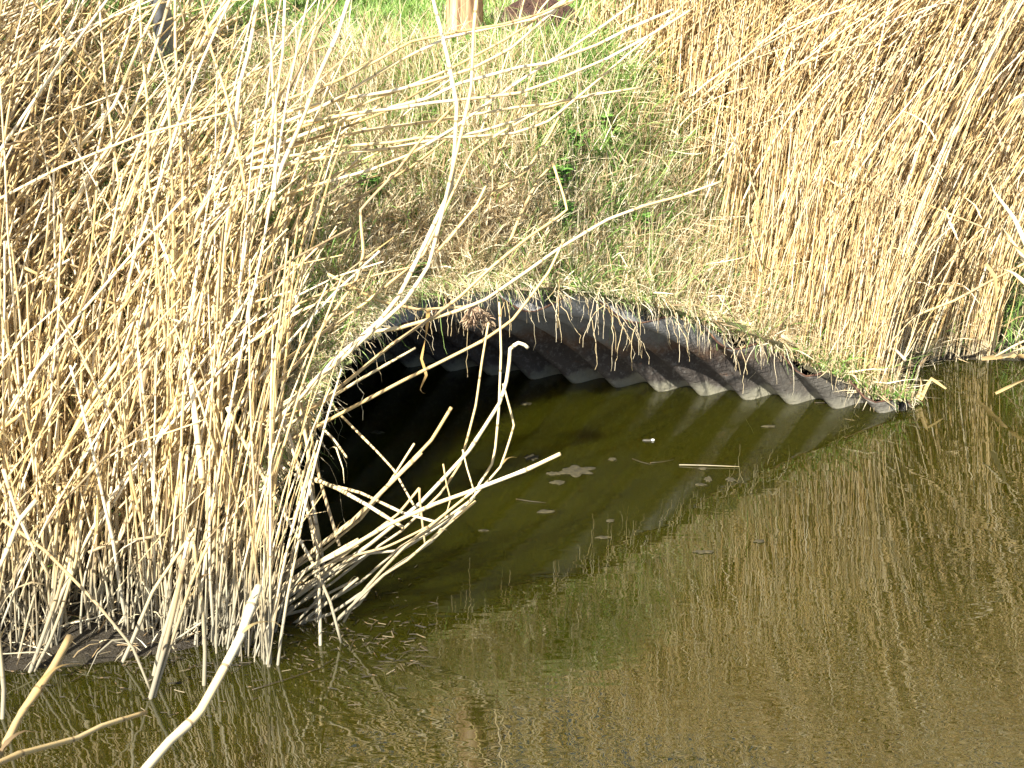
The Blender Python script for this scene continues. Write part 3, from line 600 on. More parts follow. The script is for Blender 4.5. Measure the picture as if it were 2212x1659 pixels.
mid = [(zz(Z4, (1250, 1560), (1215, 1250), (1180, 950), (1140, 700)), .0085, .97, 4.1, 4.25, 'thick white cane with a ragged top in the middle of the left clump'),
       (zz(Z4, (0, 1230), (200, 1150), (450, 760), (700, 530), (930, 180)), .0056, .3, 4.15, 4.45, 'brown cane leaning right through the left clump'),
       (zz(Z4, (300, 1560), (480, 1200), (760, 760), (1000, 400), (1160, 160), (1230, -50)), .0070, .5, 4.1, 4.4, 'golden cane climbing right through the left clump'),
       (zz(Z4, (860, 1060), (920, 750), (905, 480), (885, 460)), .0080, .05, 4.2, 4.3, 'dark brown dead stalk in the left clump'),
       (zz(Z4, (1030, 540), (1250, 575), (1470, 570)), .0044, .95, 4.4, 4.45, 'white horizontal stalk with a slight kink in the left clump'),
       (zz(Z4, (820, 520), (1280, 490), (1640, 430), (1860, 360)), .0044, .8, 4.45, 4.6, 'straw stalk lying level above the white kinked one'),
       (zz(Z4, (130, 220), (520, 390), (770, 470)), .0044, .55, 4.4, 4.5, 'thin stalk sloping down right in the upper clump'),
       (zz(Z7, (20, 200), (280, 390), (480, 590), (660, 780), (790, 970), (890, 1210)), .0044, .45, 3.95, at_z(326, 1494)[1], 'long thin golden stem slanting down right into the water'),
       (zz(Z7, (520, 390), (640, 340), (800, 310), (980, 285)), .0048, .12, 4.1, 4.15, 'dark bent twig arching over the stems near the clump foot'),
       (zz(Z7, (215, 80), (110, 200), (60, 310), (0, 470)), .0062, .98, 3.8, 3.7, 'white forked stem at the left edge, rising right'),
       (zz(Z7, (20, -100), (70, 80), (120, 220), (220, 420), (300, 545)), .0050, .95, 3.8, 3.8, 'white stem crossing the forked one at the left edge')]
for pts, r, c_, y0, y1, lab in mid: reed(pts, y0, y1, r, c_, lab, 'notable stems inside the left clump')
foot = [((890, 1190), (980, 800), (1060, 560), (1110, 300), 0.0062, .9), ((865, 1325), (960, 1050), (1010, 800), (1090, 430), .0070, .1), ((885, 1320), (985, 960), (1080, 700), (1230, 330), .0052, .3),
        ((685, 1115), (770, 900), (900, 620), (1150, 250), .0055, .7), ((150, 1170), (240, 960), (330, 700), (400, 420), .0058, .35), ((160, 1165), (300, 900), (410, 600), (480, 200), .0050, .6), ((1075, 985), (1090, 700), (1130, 400), (1150, -200), .0078, .9),
        ((1200, 1250), (1205, 900), (1200, 560), (1140, 340), .0056, .5), ((660, 975), (670, 800), (660, 600), (640, 100), .0050, .8), ((10, 1450), (15, 1180), (-5, 900), (-30, 500), .0060, .9), ((265, 1040), (290, 760), (330, 400), (350, 0), .0056, .7), ((340, 1000), (370, 700), (420, 300), (470, -100), .0056, .5),
        ((1270, 870), (1300, 600), (1370, 200), (1420, -200), .0066, .95), ((950, 980), (930, 500), (960, 100), (1000, -300), .0074, .8), ((450, 915), (560, 680), (700, 400), (900, 100), .0052, .5), ((530, 870), (610, 740), (760, 560), (900, 400), .0046, .4),
        ((1000, 985), (1090, 850), (1190, 790), (1200, 780), .0034, .9), ((915, 1025), (1000, 920), (1180, 810), (1195, 795), .0034, .95), ((700, 820), (700, 700), (690, 560), (700, 300), .0044, .75), ((160, 1030), (150, 800), (120, 500), (130, 100), .0050, .3)]
flabs = ['red tinged pale stem standing in open water', 'dark brown stalk standing farthest out in the water', 'grey stem beside the dark outermost stalk', 'straw stem leaning right out of open water', 'grey green stem leaning right at the lower left', 'thin stem crossing the grey green one at lower left',
         'broad golden stem with its foot in the water', 'golden stem just left of the big blurred white cane', 'short upright stem with pale foot', 'pale stem at the extreme left edge', 'upright stem with a clay grey foot at lower left', 'second upright stem with clay grey foot at lower left', 'pale stem by the pipe end at the clump corner',
         'bright broad stem in the front of the clump', 'stem leaning right with its foot at the mud edge', 'small leaning stem by the mud edge', 'curved pale sprig touching the water', 'second curved pale sprig at the water', 'slim upright stem in a gap at the foot of the clump', 'thin greyish stem near the lower left edge']
for i, f in enumerate(foot):
    reed(zz(Z7, f[0], f[1], f[2], f[3]), None, None if i not in (6, 12, 13) else 4.3, f[4], f[5], flabs[i], 'stems standing in the water before the left clump')
# --- foreground canes reaching in from the near bank
FG = 'canes reaching in from the near bank'
o, C = reed([(60, 1990), (200, 1800)]+zz(Z7, (870, 1650), (1000, 1500), (1100, 1410), (1180, 1325), (1300, 1110), (1415, 890), (1480, 700), (1525, 590)), 2.2, 2.95, .0080, 1.0, 'big out of focus white cane jutting up from the bottom edge', FG, taper=1.0)
for dz_ in (-.35, .25): leaf_on(o, C, len(C)-3, .03, .008, 1.2+dz_, .9, 10, 20+20*dz_)
reed([(-200, 1740)]+zz(Z7, (-60, 1655), (200, 1570), (400, 1500), (620, 1400), (860, 1330)), 2.4, 3.1, .0062, .55, 'blurred tan cane lying low across the bottom left corner', FG)
reed([(-150, 1760)]+zz(Z7, (-40, 1600), (50, 1480), (120, 1370), (220, 1200), (340, 1020), (410, 890)), 2.6, 3.2, .0074, .4, 'brown cane with a pale broken tip at the left of the frame', FG, taper=1.1)
# --- right side: leaves and twigs
RG = 'loose stalks at the right waterline'
reed([(1700, 890), (1702, 800), (1698, 720), (1694, 640)], None, None, .0026, .9, 'thin upright straw dipping into the water before the pipe wall', RG)
reed([(1930, 890), (1926, 800), (1918, 720), (1905, 600)], None, None, .0038, .95, 'thin pale straw standing in the water behind the pipe tip', RG)
reed(zz(Z6, (1350, 490), (1450, 560), (1560, 630), (1680, 668), (1830, 668)), 5.5, 5.65, .0062, .75, 'curved woody root arching over the rusty pipe edge', RG, name='root', cat='root')
reed(zz(Z6, (1870, 510), (1960, 540), (2050, 580), (2115, 645)), 5.7, 5.5, .0060, 1.0, 'short white bent stalk hanging above the pipe tip', RG)
reed([(1875, 868), (1868, 800), (1858, 690), (1850, 560)], 5.75, 5.85, .0085, .85, 'thick pale stalk rising at the pipe tip', RG)
reed([(1905, 875), (1890, 830), (1872, 770)], 5.72, 5.8, .0095, .7, 'stubby peeling stalk right of the thick pale one', RG)
reed([(1965, 890), (1990, 770), (2040, 640), (2110, 500)], None, 5.9, .0036, .5, 'long thin stem leaning right out of the water past the tip', RG)
reed([(1850, 760), (1940, 700), (2080, 640), (2212, 570), (2300, 530)], 5.75, 5.6, .0052, .35, 'brown stalk sloping up to the right edge above the waterline', RG)
reed([(1807, 370), (1900, 400), (2050, 462), (2140, 497)], 5.8, 5.7, .0040, .35, 'thin brown stalk sloping down to the right before the golden reeds', RG)
reed([(2150, 770), (2190, 745), (2260, 715)], 5.55, 5.5, .0042, .8, 'pale stalk pointing out at the right edge by the water', RG)
def blade_leaf(pts, y0, y1, wd, rnd, label, group, prof=None, tw=0.4):
    P = catmull(px3(pts, y0, y1), .02); n = len(P); s_ = np.linspace(0, 1, n)
    Wd = wd*np.interp(s_, [0, .2, .7, 1], prof or [.7, 1, .8, .12]); T = norm(np.gradient(P, axis=0))
    a_ = tw*s_*3; sd_ = norm(np.cross(T, np.stack([np.sin(a_), -np.cos(a_), s_*0+.3], -1)))
    mid_ = P+np.cross(T, sd_)*(Wd*.22)[:, None]
    V = np.stack([P-sd_*Wd[:, None]/2, mid_, P+sd_*Wd[:, None]/2], 1).reshape(-1, 3); k = np.arange(n-1)[:, None]*3
    F = np.concatenate([np.stack([k+j, k+j+1, k+j+4, k+j+3], -1).reshape(-1, 4) for j in (0, 1)])
    o = mesh_obj('dry_leaf', V-P[0], F, M_LEAF, attrs={'rnd': np.full(len(V), rnd), 'along': np.zeros(len(V))}); o.location = P[0]
    return props(o, label, 'dry leaf', group)
LG = 'broad dead leaves at the right'
blade_leaf([(1988, 864), (2000, 838), (2012, 818), (2044, 840)], 5.60, 5.60, .013, .35, 'folded tan leaf standing like a tent on the water', LG, [1, 1, .8, .4], 0.0)
blade_leaf([(1982, 860), (1990, 835), (1988, 815)], 5.60, 5.62, .014, .7, 'small tan leaf stub beside the folded leaf', LG, [1, 1, .7, .2])
blade_leaf([(2260, 640), (2200, 540), (2150, 470)], 5.3, 5.5, .022, .9, 'broad pale leaf fanning up left at the right edge', LG)
blade_leaf([(2250, 600), (2190, 470), (2148, 415), (2125, 350)], 5.3, 5.5, .020, 1.0, 'tallest white leaf at the right edge', LG)
blade_leaf([(2260, 600), (2212, 545), (2170, 515)], 5.25, 5.4, .024, .3, 'brown curled leaf at the right edge', LG)
blade_leaf([(2250, 640), (2190, 590), (2140, 570)], 5.25, 5.4, .018, .75, 'low pale leaf fanning left at the right edge', LG)
blade_leaf([(2130, 570), (2150, 600), (2152, 650), (2135, 700)], 5.5, 5.5, .014, .35, 'hanging brown leaf curling beside the dark hollow', LG)
blade_leaf([(2120, 775), (2180, 768), (2260, 772)], 5.8, 5.6, .018, .3, 'orange brown leaf floating at the right waterline', LG)
blade_leaf([(2165, 772), (2212, 750), (2260, 735)], 5.6, 5.4, .018, .95, 'pale split leaf propped on the right water edge', LG)
blade_leaf([(2150, 850), (2200, 825), (2270, 800)], 5.2, 5.1, .012, .5, 'tan leaf lying on the water near the right edge', LG)
blade_leaf([(1755, 625), (1735, 608), (1728, 590), (1718, 560)], 5.75, 5.8, .026, .7, 'wide bent leaf lying on the reeds above the pipe edge', LG, [.3, 1, 1, .4])
blade_leaf([(1395, 470), (1375, 400), (1360, 335)], 5.7, 5.75, .014, 1.0, 'white upright leaf in the middle bank grass', LG)
blade_leaf([(1405, 470), (1412, 400), (1422, 340)], 5.7, 5.75, .014, 1.0, 'second white leaf forming a V in the bank grass', LG)

# ------------------------------------------------------------------ random reeds: individuals, then the mass
def reed_set(base, L, az, l0, l1, r, k=8, p=1.0, wob=.02):
    P = grow(base, L, az, l0, l1, k, p, wob)
    # the wind has opened the clump toward the meadow: few tops stand there
    gap = ((P[..., 0] > -1.2) & (P[..., 0] < -.1) & (P[..., 2] > 1.16) & (P[..., 1] < 5.9)).any(1) & (RNG.random(len(L)) < .78)
    P[gap] = grow(base[gap], L[gap]*.35, az[gap], l0[gap], l1[gap], k, p, wob) if gap.any() else P[gap]
    R = r[:, None]*np.linspace(1, .55, k)[None]
    return P, R
def left_pop(n, front=False):
    x = RNG.uniform(-2.5, -.60, n); y = RNG.uniform(3.98, 5.9, n)**1.0
    if front: y = RNG.uniform(3.95, 4.6, n)
    return x, y
def left_ok(x, y):
    s, tt = st(x, y)
    return (x < -.60-.05*(y-4)) & ~in_hole(x, y, -.06) & ~((x > -.95) & (y > 5.1)) & (y > 4.0+.10*np.sin(x*5.0)-.06*(x < -1.5))
def make_left(n, front=False):
    out = []
    while sum(map(len, out)) < n:
        x, y = left_pop(n, front); ok = left_ok(x, y); out.append(np.column_stack([x[ok], y[ok]]))
    p = np.concatenate(out)[:n]; z = np.maximum(ground(p[:, 0], p[:, 1]), -.03)-.02
    kind = RNG.random(n)
    back = sstep(4.3, 5.3, p[:, 1])
    lean = np.radians(np.where(kind < .55, RNG.normal(9, 7, n), RNG.normal(32, 6, n)))+back*np.radians(14)
    lod = (RNG.random(n) < .20) & (p[:, 1] > 4.6); lean = np.where(lod, np.radians(RNG.normal(52, 8, n)), lean)
    lean = np.where((p[:, 0] > -.98) & (p[:, 1] < 5.0), np.abs(lean)*.5, lean)
    lean = np.abs(lean); az = RNG.normal(.30, .34, n); az = np.where(lod, RNG.normal(.25, .2, n), az); az = np.where(RNG.random(n) < .10, az+math.pi, az)
    q = RNG.random(n); lt = np.interp(p[:, 0], [-2.2, -1.7, -1.3, -.7], [.42, .52, .78, .90])
    L = np.where(q < lt, RNG.uniform(.5, 1.15, n), np.where(q < lt+(1-lt)*.6, RNG.uniform(.95, 1.5, n), RNG.uniform(1.7, 2.7, n)))
    L = np.where((p[:, 0] > -1.3) & (kind < .55) & (L > 1.6), L*.5, L)
    L = np.where((p[:, 0] > -2.0) & (p[:, 1] > 5.05) & (RNG.random(n) < .92), L*.45, L); L = np.where(lod & (L < .8), L*1.5, L)
    r = RNG.uniform(.0023, .0053, n)*np.where(L > 1.1, 1.12, 1.0)
    return np.column_stack([p, z]), L, az, lean*.6, lean*1.35, r
def make_right(n, front=False):
    out = []
    while sum(map(len, out)) < n:
        x = RNG.uniform(.0, 3.4, n); y = RNG.uniform(5.6, 8.0, n) if not front else RNG.uniform(5.75, 6.2, n)
        edge = np.interp(y, [5.6, 5.75, 5.9, 6.15, 7.0, 8.4], [.66, .30, -.02, -.12, .15, .6])
        dens = np.clip((x-edge)/.45, 0, 1)**1.3*np.clip(.75+.45*snoise(x, y, 8, 2), .25, 1)
        ok = (RNG.random(n) < dens) & ~in_hole(x, y, -.05) & (ground(x, y) > -.03) & ~((y > 6.0) & (x < .42+(y-6)*.2)) & ~((x > 1.68) & (x < 1.98) & (y < 6.2)); out.append(np.column_stack([x[ok], y[ok]]))
    p = np.concatenate(out)[:n]; z = ground(p[:, 0], p[:, 1])-.02
    back = sstep(.35, .95, z)
    l0 = np.radians(np.abs(RNG.normal(6, 6, n))+back*26); l1 = np.radians(np.abs(RNG.normal(30, 11, n))+back*34)
    az = RNG.normal(0, .32, n); fl = RNG.random(n) < .05; az = np.where(fl, az+math.pi*.9, az)
    L = np.where(RNG.random(n) < .45, RNG.uniform(.35, .9, n), RNG.uniform(.9, 1.9, n)); L *= np.clip((p[:, 0]-np.interp(p[:, 1], [5.6, 5.75, 5.9, 6.15], [.66, .30, -.02, -.12]))/.75, .3, 1); r = RNG.uniform(.0016, .0044, n)
    return np.column_stack([p, z]), L, az, l0, l1, r
# individuals
def individuals(gen, n, mat, label_fn, group_fn, rlo=1.0, leafp=.12):
    base, L, az, l0, l1, r = gen(n, True)
    P, R = reed_set(base, L, az, l0, l1, r*rlo, 9, 1.0, .03)
    for i in range(n):
        rnd = float(RNG.random()**.65)
        o, C = cane_mesh('reed', P[i], R[i, 0], R[i, -1], rnd, mat, step=.06)
        lean = math.degrees(l1[i]); props(o, label_fn(lean, L[i]), 'reed', group_fn(lean, L[i]))
        if RNG.random() < leafp:
            leaf_on(o, C, int(len(C)*RNG.uniform(.3, .8)), RNG.uniform(.12, .3), RNG.uniform(.005, .011), float(RNG.uniform(-.8, 1.2)), float(RNG.random()), 20, float(RNG.uniform(60, 150)))
def gl(lean, L): return ('short ' if L < 1.1 else 'tall ')+('upright' if lean < 20 else 'right leaning')+' reeds in the left clump'
def ll(lean, L): return ('short broken ' if L < 1.1 else 'tall ')+'straw coloured reed '+('standing upright' if lean < 20 else 'leaning to the right')+' in the dense left clump'
def gr_(lean, L): return ('short' if L < .9 else 'tall')+' golden reeds along the right waterline'
def lr_(lean, L): return ('short' if L < .9 else 'tall')+' golden reed among many at the right waterline behind the pipe tip'
N_LEFT = 170; N_RIGHT = max(0, 296-count_named-N_LEFT)
def make_front(n, front=False):
    p = np.zeros((0, 2))
    while len(p) < n:
        x = RNG.uniform(.2, 2.6, n); y = RNG.uniform(5.5, 6.05, n); e = .75-1.3*(y-5.55)
        ok = (RNG.random(n) < np.clip((x-e)/.4, 0, 1)) & ~in_hole(x, y, -.06) & (ground(x, y) > .0) & ~((x > 1.70) & (x < 1.98) & (y < 6.2)); p = np.vstack([p, np.column_stack([x, y])[ok]])
    p = p[:n]; z = ground(p[:, 0], p[:, 1])-.01
    return np.column_stack([p, z]), RNG.uniform(.15, .75, n), RNG.uniform(-1, 1.6, n), np.radians(np.abs(RNG.normal(0, 6, n))), np.radians(np.abs(RNG.normal(8, 12, n))), RNG.uniform(.0011, .0028, n)
individuals(make_left, N_LEFT, M_REED, ll, gl, 1.15)
individuals(make_right, N_RIGHT, M_GOLD, lr_, gr_, 1.1, .1)
# the mass
def mass(gen, n, name_mat, sides, k, p=1.0):
    base, L, az, l0, l1, r = gen(n)
    P, R = reed_set(base, L, az, l0, l1, r, k, p, .018); V, F, al = tubes(P, R, sides)
    return V, F, np.repeat(RNG.random(n)**.72, k*sides), al
def leaves(gen, n, k=6):
    base, L, az, l0, l1, r = gen(n)
    P0 = grow(base, L*RNG.uniform(.15, .8, n), az, l0, l1, 4)[:, -1]
    Lf = RNG.uniform(.08, .32, n)
    P = grow(P0, Lf, RNG.uniform(0, 6.28, n), np.radians(RNG.uniform(5, 60, n)), np.radians(RNG.uniform(60, 160, n)), k, wob=.12)
    W = RNG.uniform(.003, .009, n)[:, None]*np.interp(np.linspace(0, 1, k), [0, .3, 1], [.6, 1, .1])[None]
    V, F = ribbons(P, W, face_side(P)); return V, F, np.repeat(RNG.random(n), k*2), np.zeros(n*k*2)
def make_foot(n, front=False):
    p = np.zeros((0, 2))
    while len(p) < n:
        x = RNG.uniform(-2.4, -.62, n); y = RNG.uniform(3.97, 4.75, n); ok = left_ok(x, y); p = np.vstack([p, np.column_stack([x, y])[ok]])
    p = p[:n]; z = np.maximum(ground(p[:, 0], p[:, 1]), -.03)-.02
    return np.column_stack([p, z]), RNG.uniform(.12, .6, n), RNG.normal(.3, 1.0, n), np.radians(np.abs(RNG.normal(6, 10, n))), np.radians(np.abs(RNG.normal(16, 18, n))), RNG.uniform(.0014, .0036, n)
parts = [mass(make_left, 2200, None, 5, 8), leaves(make_left, 500), mass(make_foot, 2400, None, 5, 6)]
nl = sum(len(p[1]) for p in parts)
def make_far(n, front=False):
    x = RNG.uniform(-5, 5, n); y = RNG.uniform(7.5, 9.2, n); z = ground(x, y)-.02
    return np.column_stack([x, y, z]), RNG.uniform(1.8, 3.4, n), RNG.normal(0, .8, n), np.radians(RNG.uniform(0, 10, n)), np.radians(RNG.uniform(8, 35, n)), RNG.uniform(.004, .008, n)
pr = [mass(make_right, 7000, None, 5, 8), mass(make_front, 4200, None, 4, 6), leaves(make_right, 4200), mass(make_far, 3200, None, 4, 6), leaves(make_far, 2500)]
V, F, a, al = merge(parts+pr)
o = mesh_obj('reeds', V, F, M_REED, attrs={'rnd': a, 'along': al}); o.data.materials.append(M_GOLD)
mi = np.zeros(len(F), dtype=np.int32); mi[nl:] = 1; o.data.polygons.foreach_set('material_index', mi)
props(o, 'dense mass of dry golden reeds on both sides of the culvert', 'reeds', None, 'stuff')

# ------------------------------------------------------------------ posts, mound, plants, floating things
def lathe(prof, n=20, wob=0.0):
    V = []
    for (r, z) in prof:
        for i in range(n):
            a = 2*math.pi*i/n; rr_ = r*(1+wob*math.sin(3*a+z*9)+wob*.6*math.sin(7*a+1+z*5)); V.append((rr_*math.cos(a), rr_*math.sin(a), z))
    V = np.array(V); k = np.arange(len(prof)-1)[:, None]*n; i = np.arange(n)[None]; j = (i+1) % n
    return V, np.stack([k+i, k+j, k+n+j, k+n+i], -1).reshape(-1, 4)
M_GALV = simple('galvanised_steel', [(.3, (.20, .22, .25)), (.55, (.33, .36, .40)), (.75, (.46, .49, .53))], 9, .5, bump=.001, metal=.1)
m, t, b = new_mat('split_wood'); M_WOOD = m
pos, z = geo_z(t); mp = t.nodes.new('ShaderNodeMapping'); mp.inputs['Scale'].default_value = (60, 60, 3.5); t.links.new(pos, mp.inputs[0])
nn = nz(t, 1.0, 5, mp.outputs[0], .6); r = ramp(t, [(.34, (.11, .055, .025)), (.44, (.34, .20, .10)), (.6, (.50, .34, .20)), (.8, (.62, .48, .33))]); t.links.new(nn, r.inputs[0])
t.links.new(r.outputs[0], b.inputs['Base Color']); b.inputs['Roughness'].default_value = .85
bp = t.nodes.new('ShaderNodeBump'); bp.inputs['Distance'].default_value = .006; t.links.new(nn, bp.inputs['Height']); t.links.new(bp.outputs[0], b.inputs['Normal'])
def stand(u, v, y):
    p = at_y(u, v, y); return p[0], p[1], float(ground(np.array(p[0]), np.array(p[1])))
g0 = hit(363, 172)
V, F = lathe([(.0, -.1), (.031, -.1), (.031, 1.55), (.033, 1.56), (.033, 1.585), (.02, 1.6), (0, 1.603)], 22)
po = mesh_obj('metal_pole', V, F, M_GALV); po.location = g0; po.rotation_euler = (0, math.radians(-1.0), 0)
props(po, 'grey galvanised metal pole standing behind the left reeds', 'pole')
g1 = hit(1003, 92)
prof = [(0, -.1), (.062, -.1)]+[(.060-.006*i/14+.002*math.sin(i*1.9), i*.09) for i in range(15)]+[(.03, 1.29), (0, 1.30)]
V, F = lathe(prof, 26, .035)
wp = mesh_obj('wooden_post', V, F, M_WOOD); wp.location = g1; props(wp, 'rough split wooden fence post on the bank top', 'post')
# dark earth mound of a mole
M_EARTH = simple('dark_earth', [(.3, (.035, .018, .012)), (.55, (.085, .042, .026)), (.75, (.15, .08, .05))], 60, .95, bump=.02, bscale=90)
g2 = MH
V, F = lathe([(.135*math.cos(a_)**.9 if a_ < 1.5 else 0.001, .10*math.sin(a_)) for a_ in np.linspace(0, math.pi/2, 22)], 60, .06)
V = V+np.array([tuple(mnoise.noise_vector(Vector(v)*45)*.014+mnoise.noise_vector(Vector(v)*9)*.012) for v in V]); V[:, 1] *= .7
mo = mesh_obj('molehill', V, F, M_EARTH, smooth=False); mo.location = (g2[0], g2[1], float(ground(np.array(g2[0]), np.array(g2[1])))-.005)
props(mo, 'low mound of dark brown earth in the green grass', 'molehill')
rest = []
for i in range(60):
    a_ = RNG.uniform(0, 6.28); rr_ = .27*math.sqrt(RNG.random())
# nettles
M_NET = simple('nettle_green', [(.3, (.08, .20, .03)), (.7, (.19, .38, .07))], 20, .5)
_t = M_NET.node_tree
def nettle(u, v, h, label, n=5):
    g = hit(u, v); root = bpy.data.objects.new('nettle', None); COL.objects.link(root); root.location = g; root.empty_display_size = .05
    props(root, label, 'nettle', 'nettles in the bank grass')
    for q in range(n):
        az = random.uniform(0, 6.28); ln = random.uniform(.1, .7); hh = h*random.uniform(.7, 1.1)
        P = grow(np.zeros((1, 3)), np.array([hh]), np.array([az]), np.array([ln*.5]), np.array([ln]), 7)
        V, F, al = tubes(P, np.full((1, 7), .0016), 5)
        stem = mesh_obj('stem', V, F, M_NET, root)
        Vs, Fs = [], []; o0 = 0
        for j in range(2, 7):
            for sgn in range(2 if j < 6 else 4):
                a2 = az+j*1.57+sgn*(math.pi if j < 6 else 1.57)+random.uniform(-.3, .3); Ll = random.uniform(.024, .042)
                m_ = 9; Pl = grow(P[0, j][None], np.array([Ll]), np.array([a2]), np.array([1.0]), np.array([1.9]), m_)[0]
                wv = Ll*.62*np.array([.08, .7, 1, 1, .88, .72, .5, .3, .03])*np.array([1, 1.1, .9, 1.1, .9, 1.12, .88, 1.15, 1])
                T = norm(np.gradient(Pl, axis=0)); sd_ = np.tile(np.array([-math.sin(a2), math.cos(a2), 0]), (m_, 1)); up = np.cross(sd_, T)
                Vl = np.stack([Pl-sd_*wv[:, None]/2-up*wv[:, None]*-.12, Pl, Pl+sd_*wv[:, None]/2-up*wv[:, None]*-.12], 1).reshape(-1, 3)
                k = np.arange(m_-1)[:, None]*3; Fl = np.concatenate([np.stack([k+c0, k+c0+1, k+c0+4, k+c0+3], -1).reshape(-1, 4) for c0 in (0, 1)])
                Vs.append(Vl); Fs.append(Fl+o0); o0 += len(Vl)
        mesh_obj('leaves', np.concatenate(Vs), np.concatenate(Fs), M_NET, root, smooth=False)
for (u, v, h, lab, n) in [(800, 450, .10, 'bright green nettle in the grass beside the left reeds', 7), (1208, 425, .11, 'nettle in the centre of the bank, upper of the two there', 6), (1215, 495, .09, 'nettle in the centre of the bank, lower of the two there', 6),
                          (1380, 505, .07, 'small nettle patch left of the bare soil', 6), (1240, 330, .07, 'small nettle under the leaning reeds on the right', 4), (1300, 285, .07, 'shaded nettle at the edge of the golden reeds', 4), (890, 610, .06, 'little nettle at the brink left of the mouth', 4), (2100, 560, .12, 'green nettle among reeds near the right edge', 6)]:
    nettle(u, v, h, lab, n)
# low broad-leaved weeds near the trampled straw
wc = np.array([hit(u, v)[:2] for u, v in [(690, 140), (720, 165), (660, 160), (840, 130), (640, 300), (990, 120), (1000, 270)]])
pts = np.repeat(wc, 130, axis=0)+RNG.normal(0, .07, (len(wc)*130, 2)); n = len(pts)
zc = ground(pts[:, 0], pts[:, 1])+RNG.uniform(.01, .055, n)
P = grow(np.column_stack([pts, zc]), RNG.uniform(.012, .026, n), RNG.uniform(0, 6.28, n), np.radians(RNG.uniform(50, 80, n)), np.radians(RNG.uniform(80, 110, n)), 5)
W = RNG.uniform(.012, .022, n)[:, None]*np.array([.3, .95, 1, .8, .15])[None]; V, F = ribbons(P, W, face_side(P))
props(mesh_obj('weeds', V, F, M_NET), 'low dark green broad-leaved weeds in the straw on the bank top', 'weeds', None, 'stuff')

# hanging root tufts
for i, (u, v, L0, nst, lab) in enumerate([(1003, 705, .21, 7, 'forked pale roots dangling lowest over the dark opening'), (1295, 690, .20, 12, 'thick tangle of pale roots hanging before the grey steel'), (1365, 690, .14, 6, 'bunch of roots hanging just right of the thick tangle'),
                                       (1210, 690, .12, 10, 'wide loose root tuft left of the thick tangle'), (1448, 690, .12, 5, 'sparse straight roots over the steel ridges'), (1475, 715, .13, 7, 'roots hanging by the sunlit steel patch'), (1620, 770, .14, 8, 'roots hanging near the rusty edge at right'), (1570, 745, .12, 6, 'short roots between the steel patch and the rusty edge'),
                                       (950, 690, .10, 8, 'short roots at the left part of the mouth'), (1100, 700, .10, 8, 'thin roots hanging behind the hooked cane')]):
    # nearest rim point under this column
    best = min(range(len(rim)), key=lambda k: abs((rim[k][0]/(rim[k][1]*CP+(CAM_H-rim[k][2])*SP))*FPX+IW/2-u)+(0 if rim[k][2] > .05 else 999))
    c0 = rim[best]+np.array([-.02*NX[0]-.01, -.03, .03])
    B0 = np.repeat(c0[None], nst, 0)+RNG.normal(0, .024, (nst, 3))
    P = grow(B0, L0*RNG.uniform(.3, 1.15, nst)*1.25, RNG.normal(out_az, 1.0, nst), np.radians(RNG.uniform(90, 140, nst)), np.radians(RNG.uniform(160, 190, nst)), 12, p=.35, wob=.24)
    V, F, al = tubes(P, np.full((nst, 12), .0010)*np.linspace(1.2, .6, 12), 5)
    o = mesh_obj('hanging_roots', V-c0, F, M_LEAF, attrs={'rnd': np.repeat(.6+.4*RNG.random(nst), 60), 'along': al}); o.location = c0
    props(o, lab, 'roots', 'roots hanging over the culvert mouth')
# floating scum patches
M_DEB = reed_mat('wet_debris', [(0, (.015, .012, .006)), (.7, (.04, .03, .015)), (.92, (.10, .078, .04)), (1, (.22, .18, .11))], mud=False, pale=0.0)
M_SCUM = simple('algae_scum', [(.35, (.022, .018, .005)), (.6, (.05, .041, .015)), (.8, (.09, .07, .03))], 70, .9, bump=.003)
def patch(name, u, v, sx_, sy_, label, cat, group, mat, seed, th=.004, lobes=.45):
    p = at_z(u, v); n = 44; Vt = []; rs = np.random.default_rng(seed)
    ph = rs.uniform(0, 6.28, 6); fr = rs.integers(2, 9, 6)
    for ring, hgt in ((1.0, .0008), (.93, th*.7), (.6, th), (.25, th*.9), (.01, th)):
        for i in range(n):
            a_ = 2*math.pi*i/n; q_ = 1+lobes*sum(math.sin(fr[j]*a_+ph[j])/(1.5+j*.5) for j in range(6))*.5; q_ = max(q_, .25)
            Vt.append((.72*sx_*ring*q_*math.cos(a_), .8*sy_*ring*q_*math.sin(a_), hgt+rs.uniform(-.0006, .0008)*(ring < 1)))
    k = np.arange(4)[:, None]*n; i = np.arange(n)[None]; j = (i+1) % n
    o = mesh_obj(name, np.array(Vt), np.stack([k+i, k+j, k+n+j, k+n+i], -1).reshape(-1, 4), mat); o.location = (p[0], p[1], 0)
    return props(o, label, cat, group)
SG = 'scum patches floating on the water'
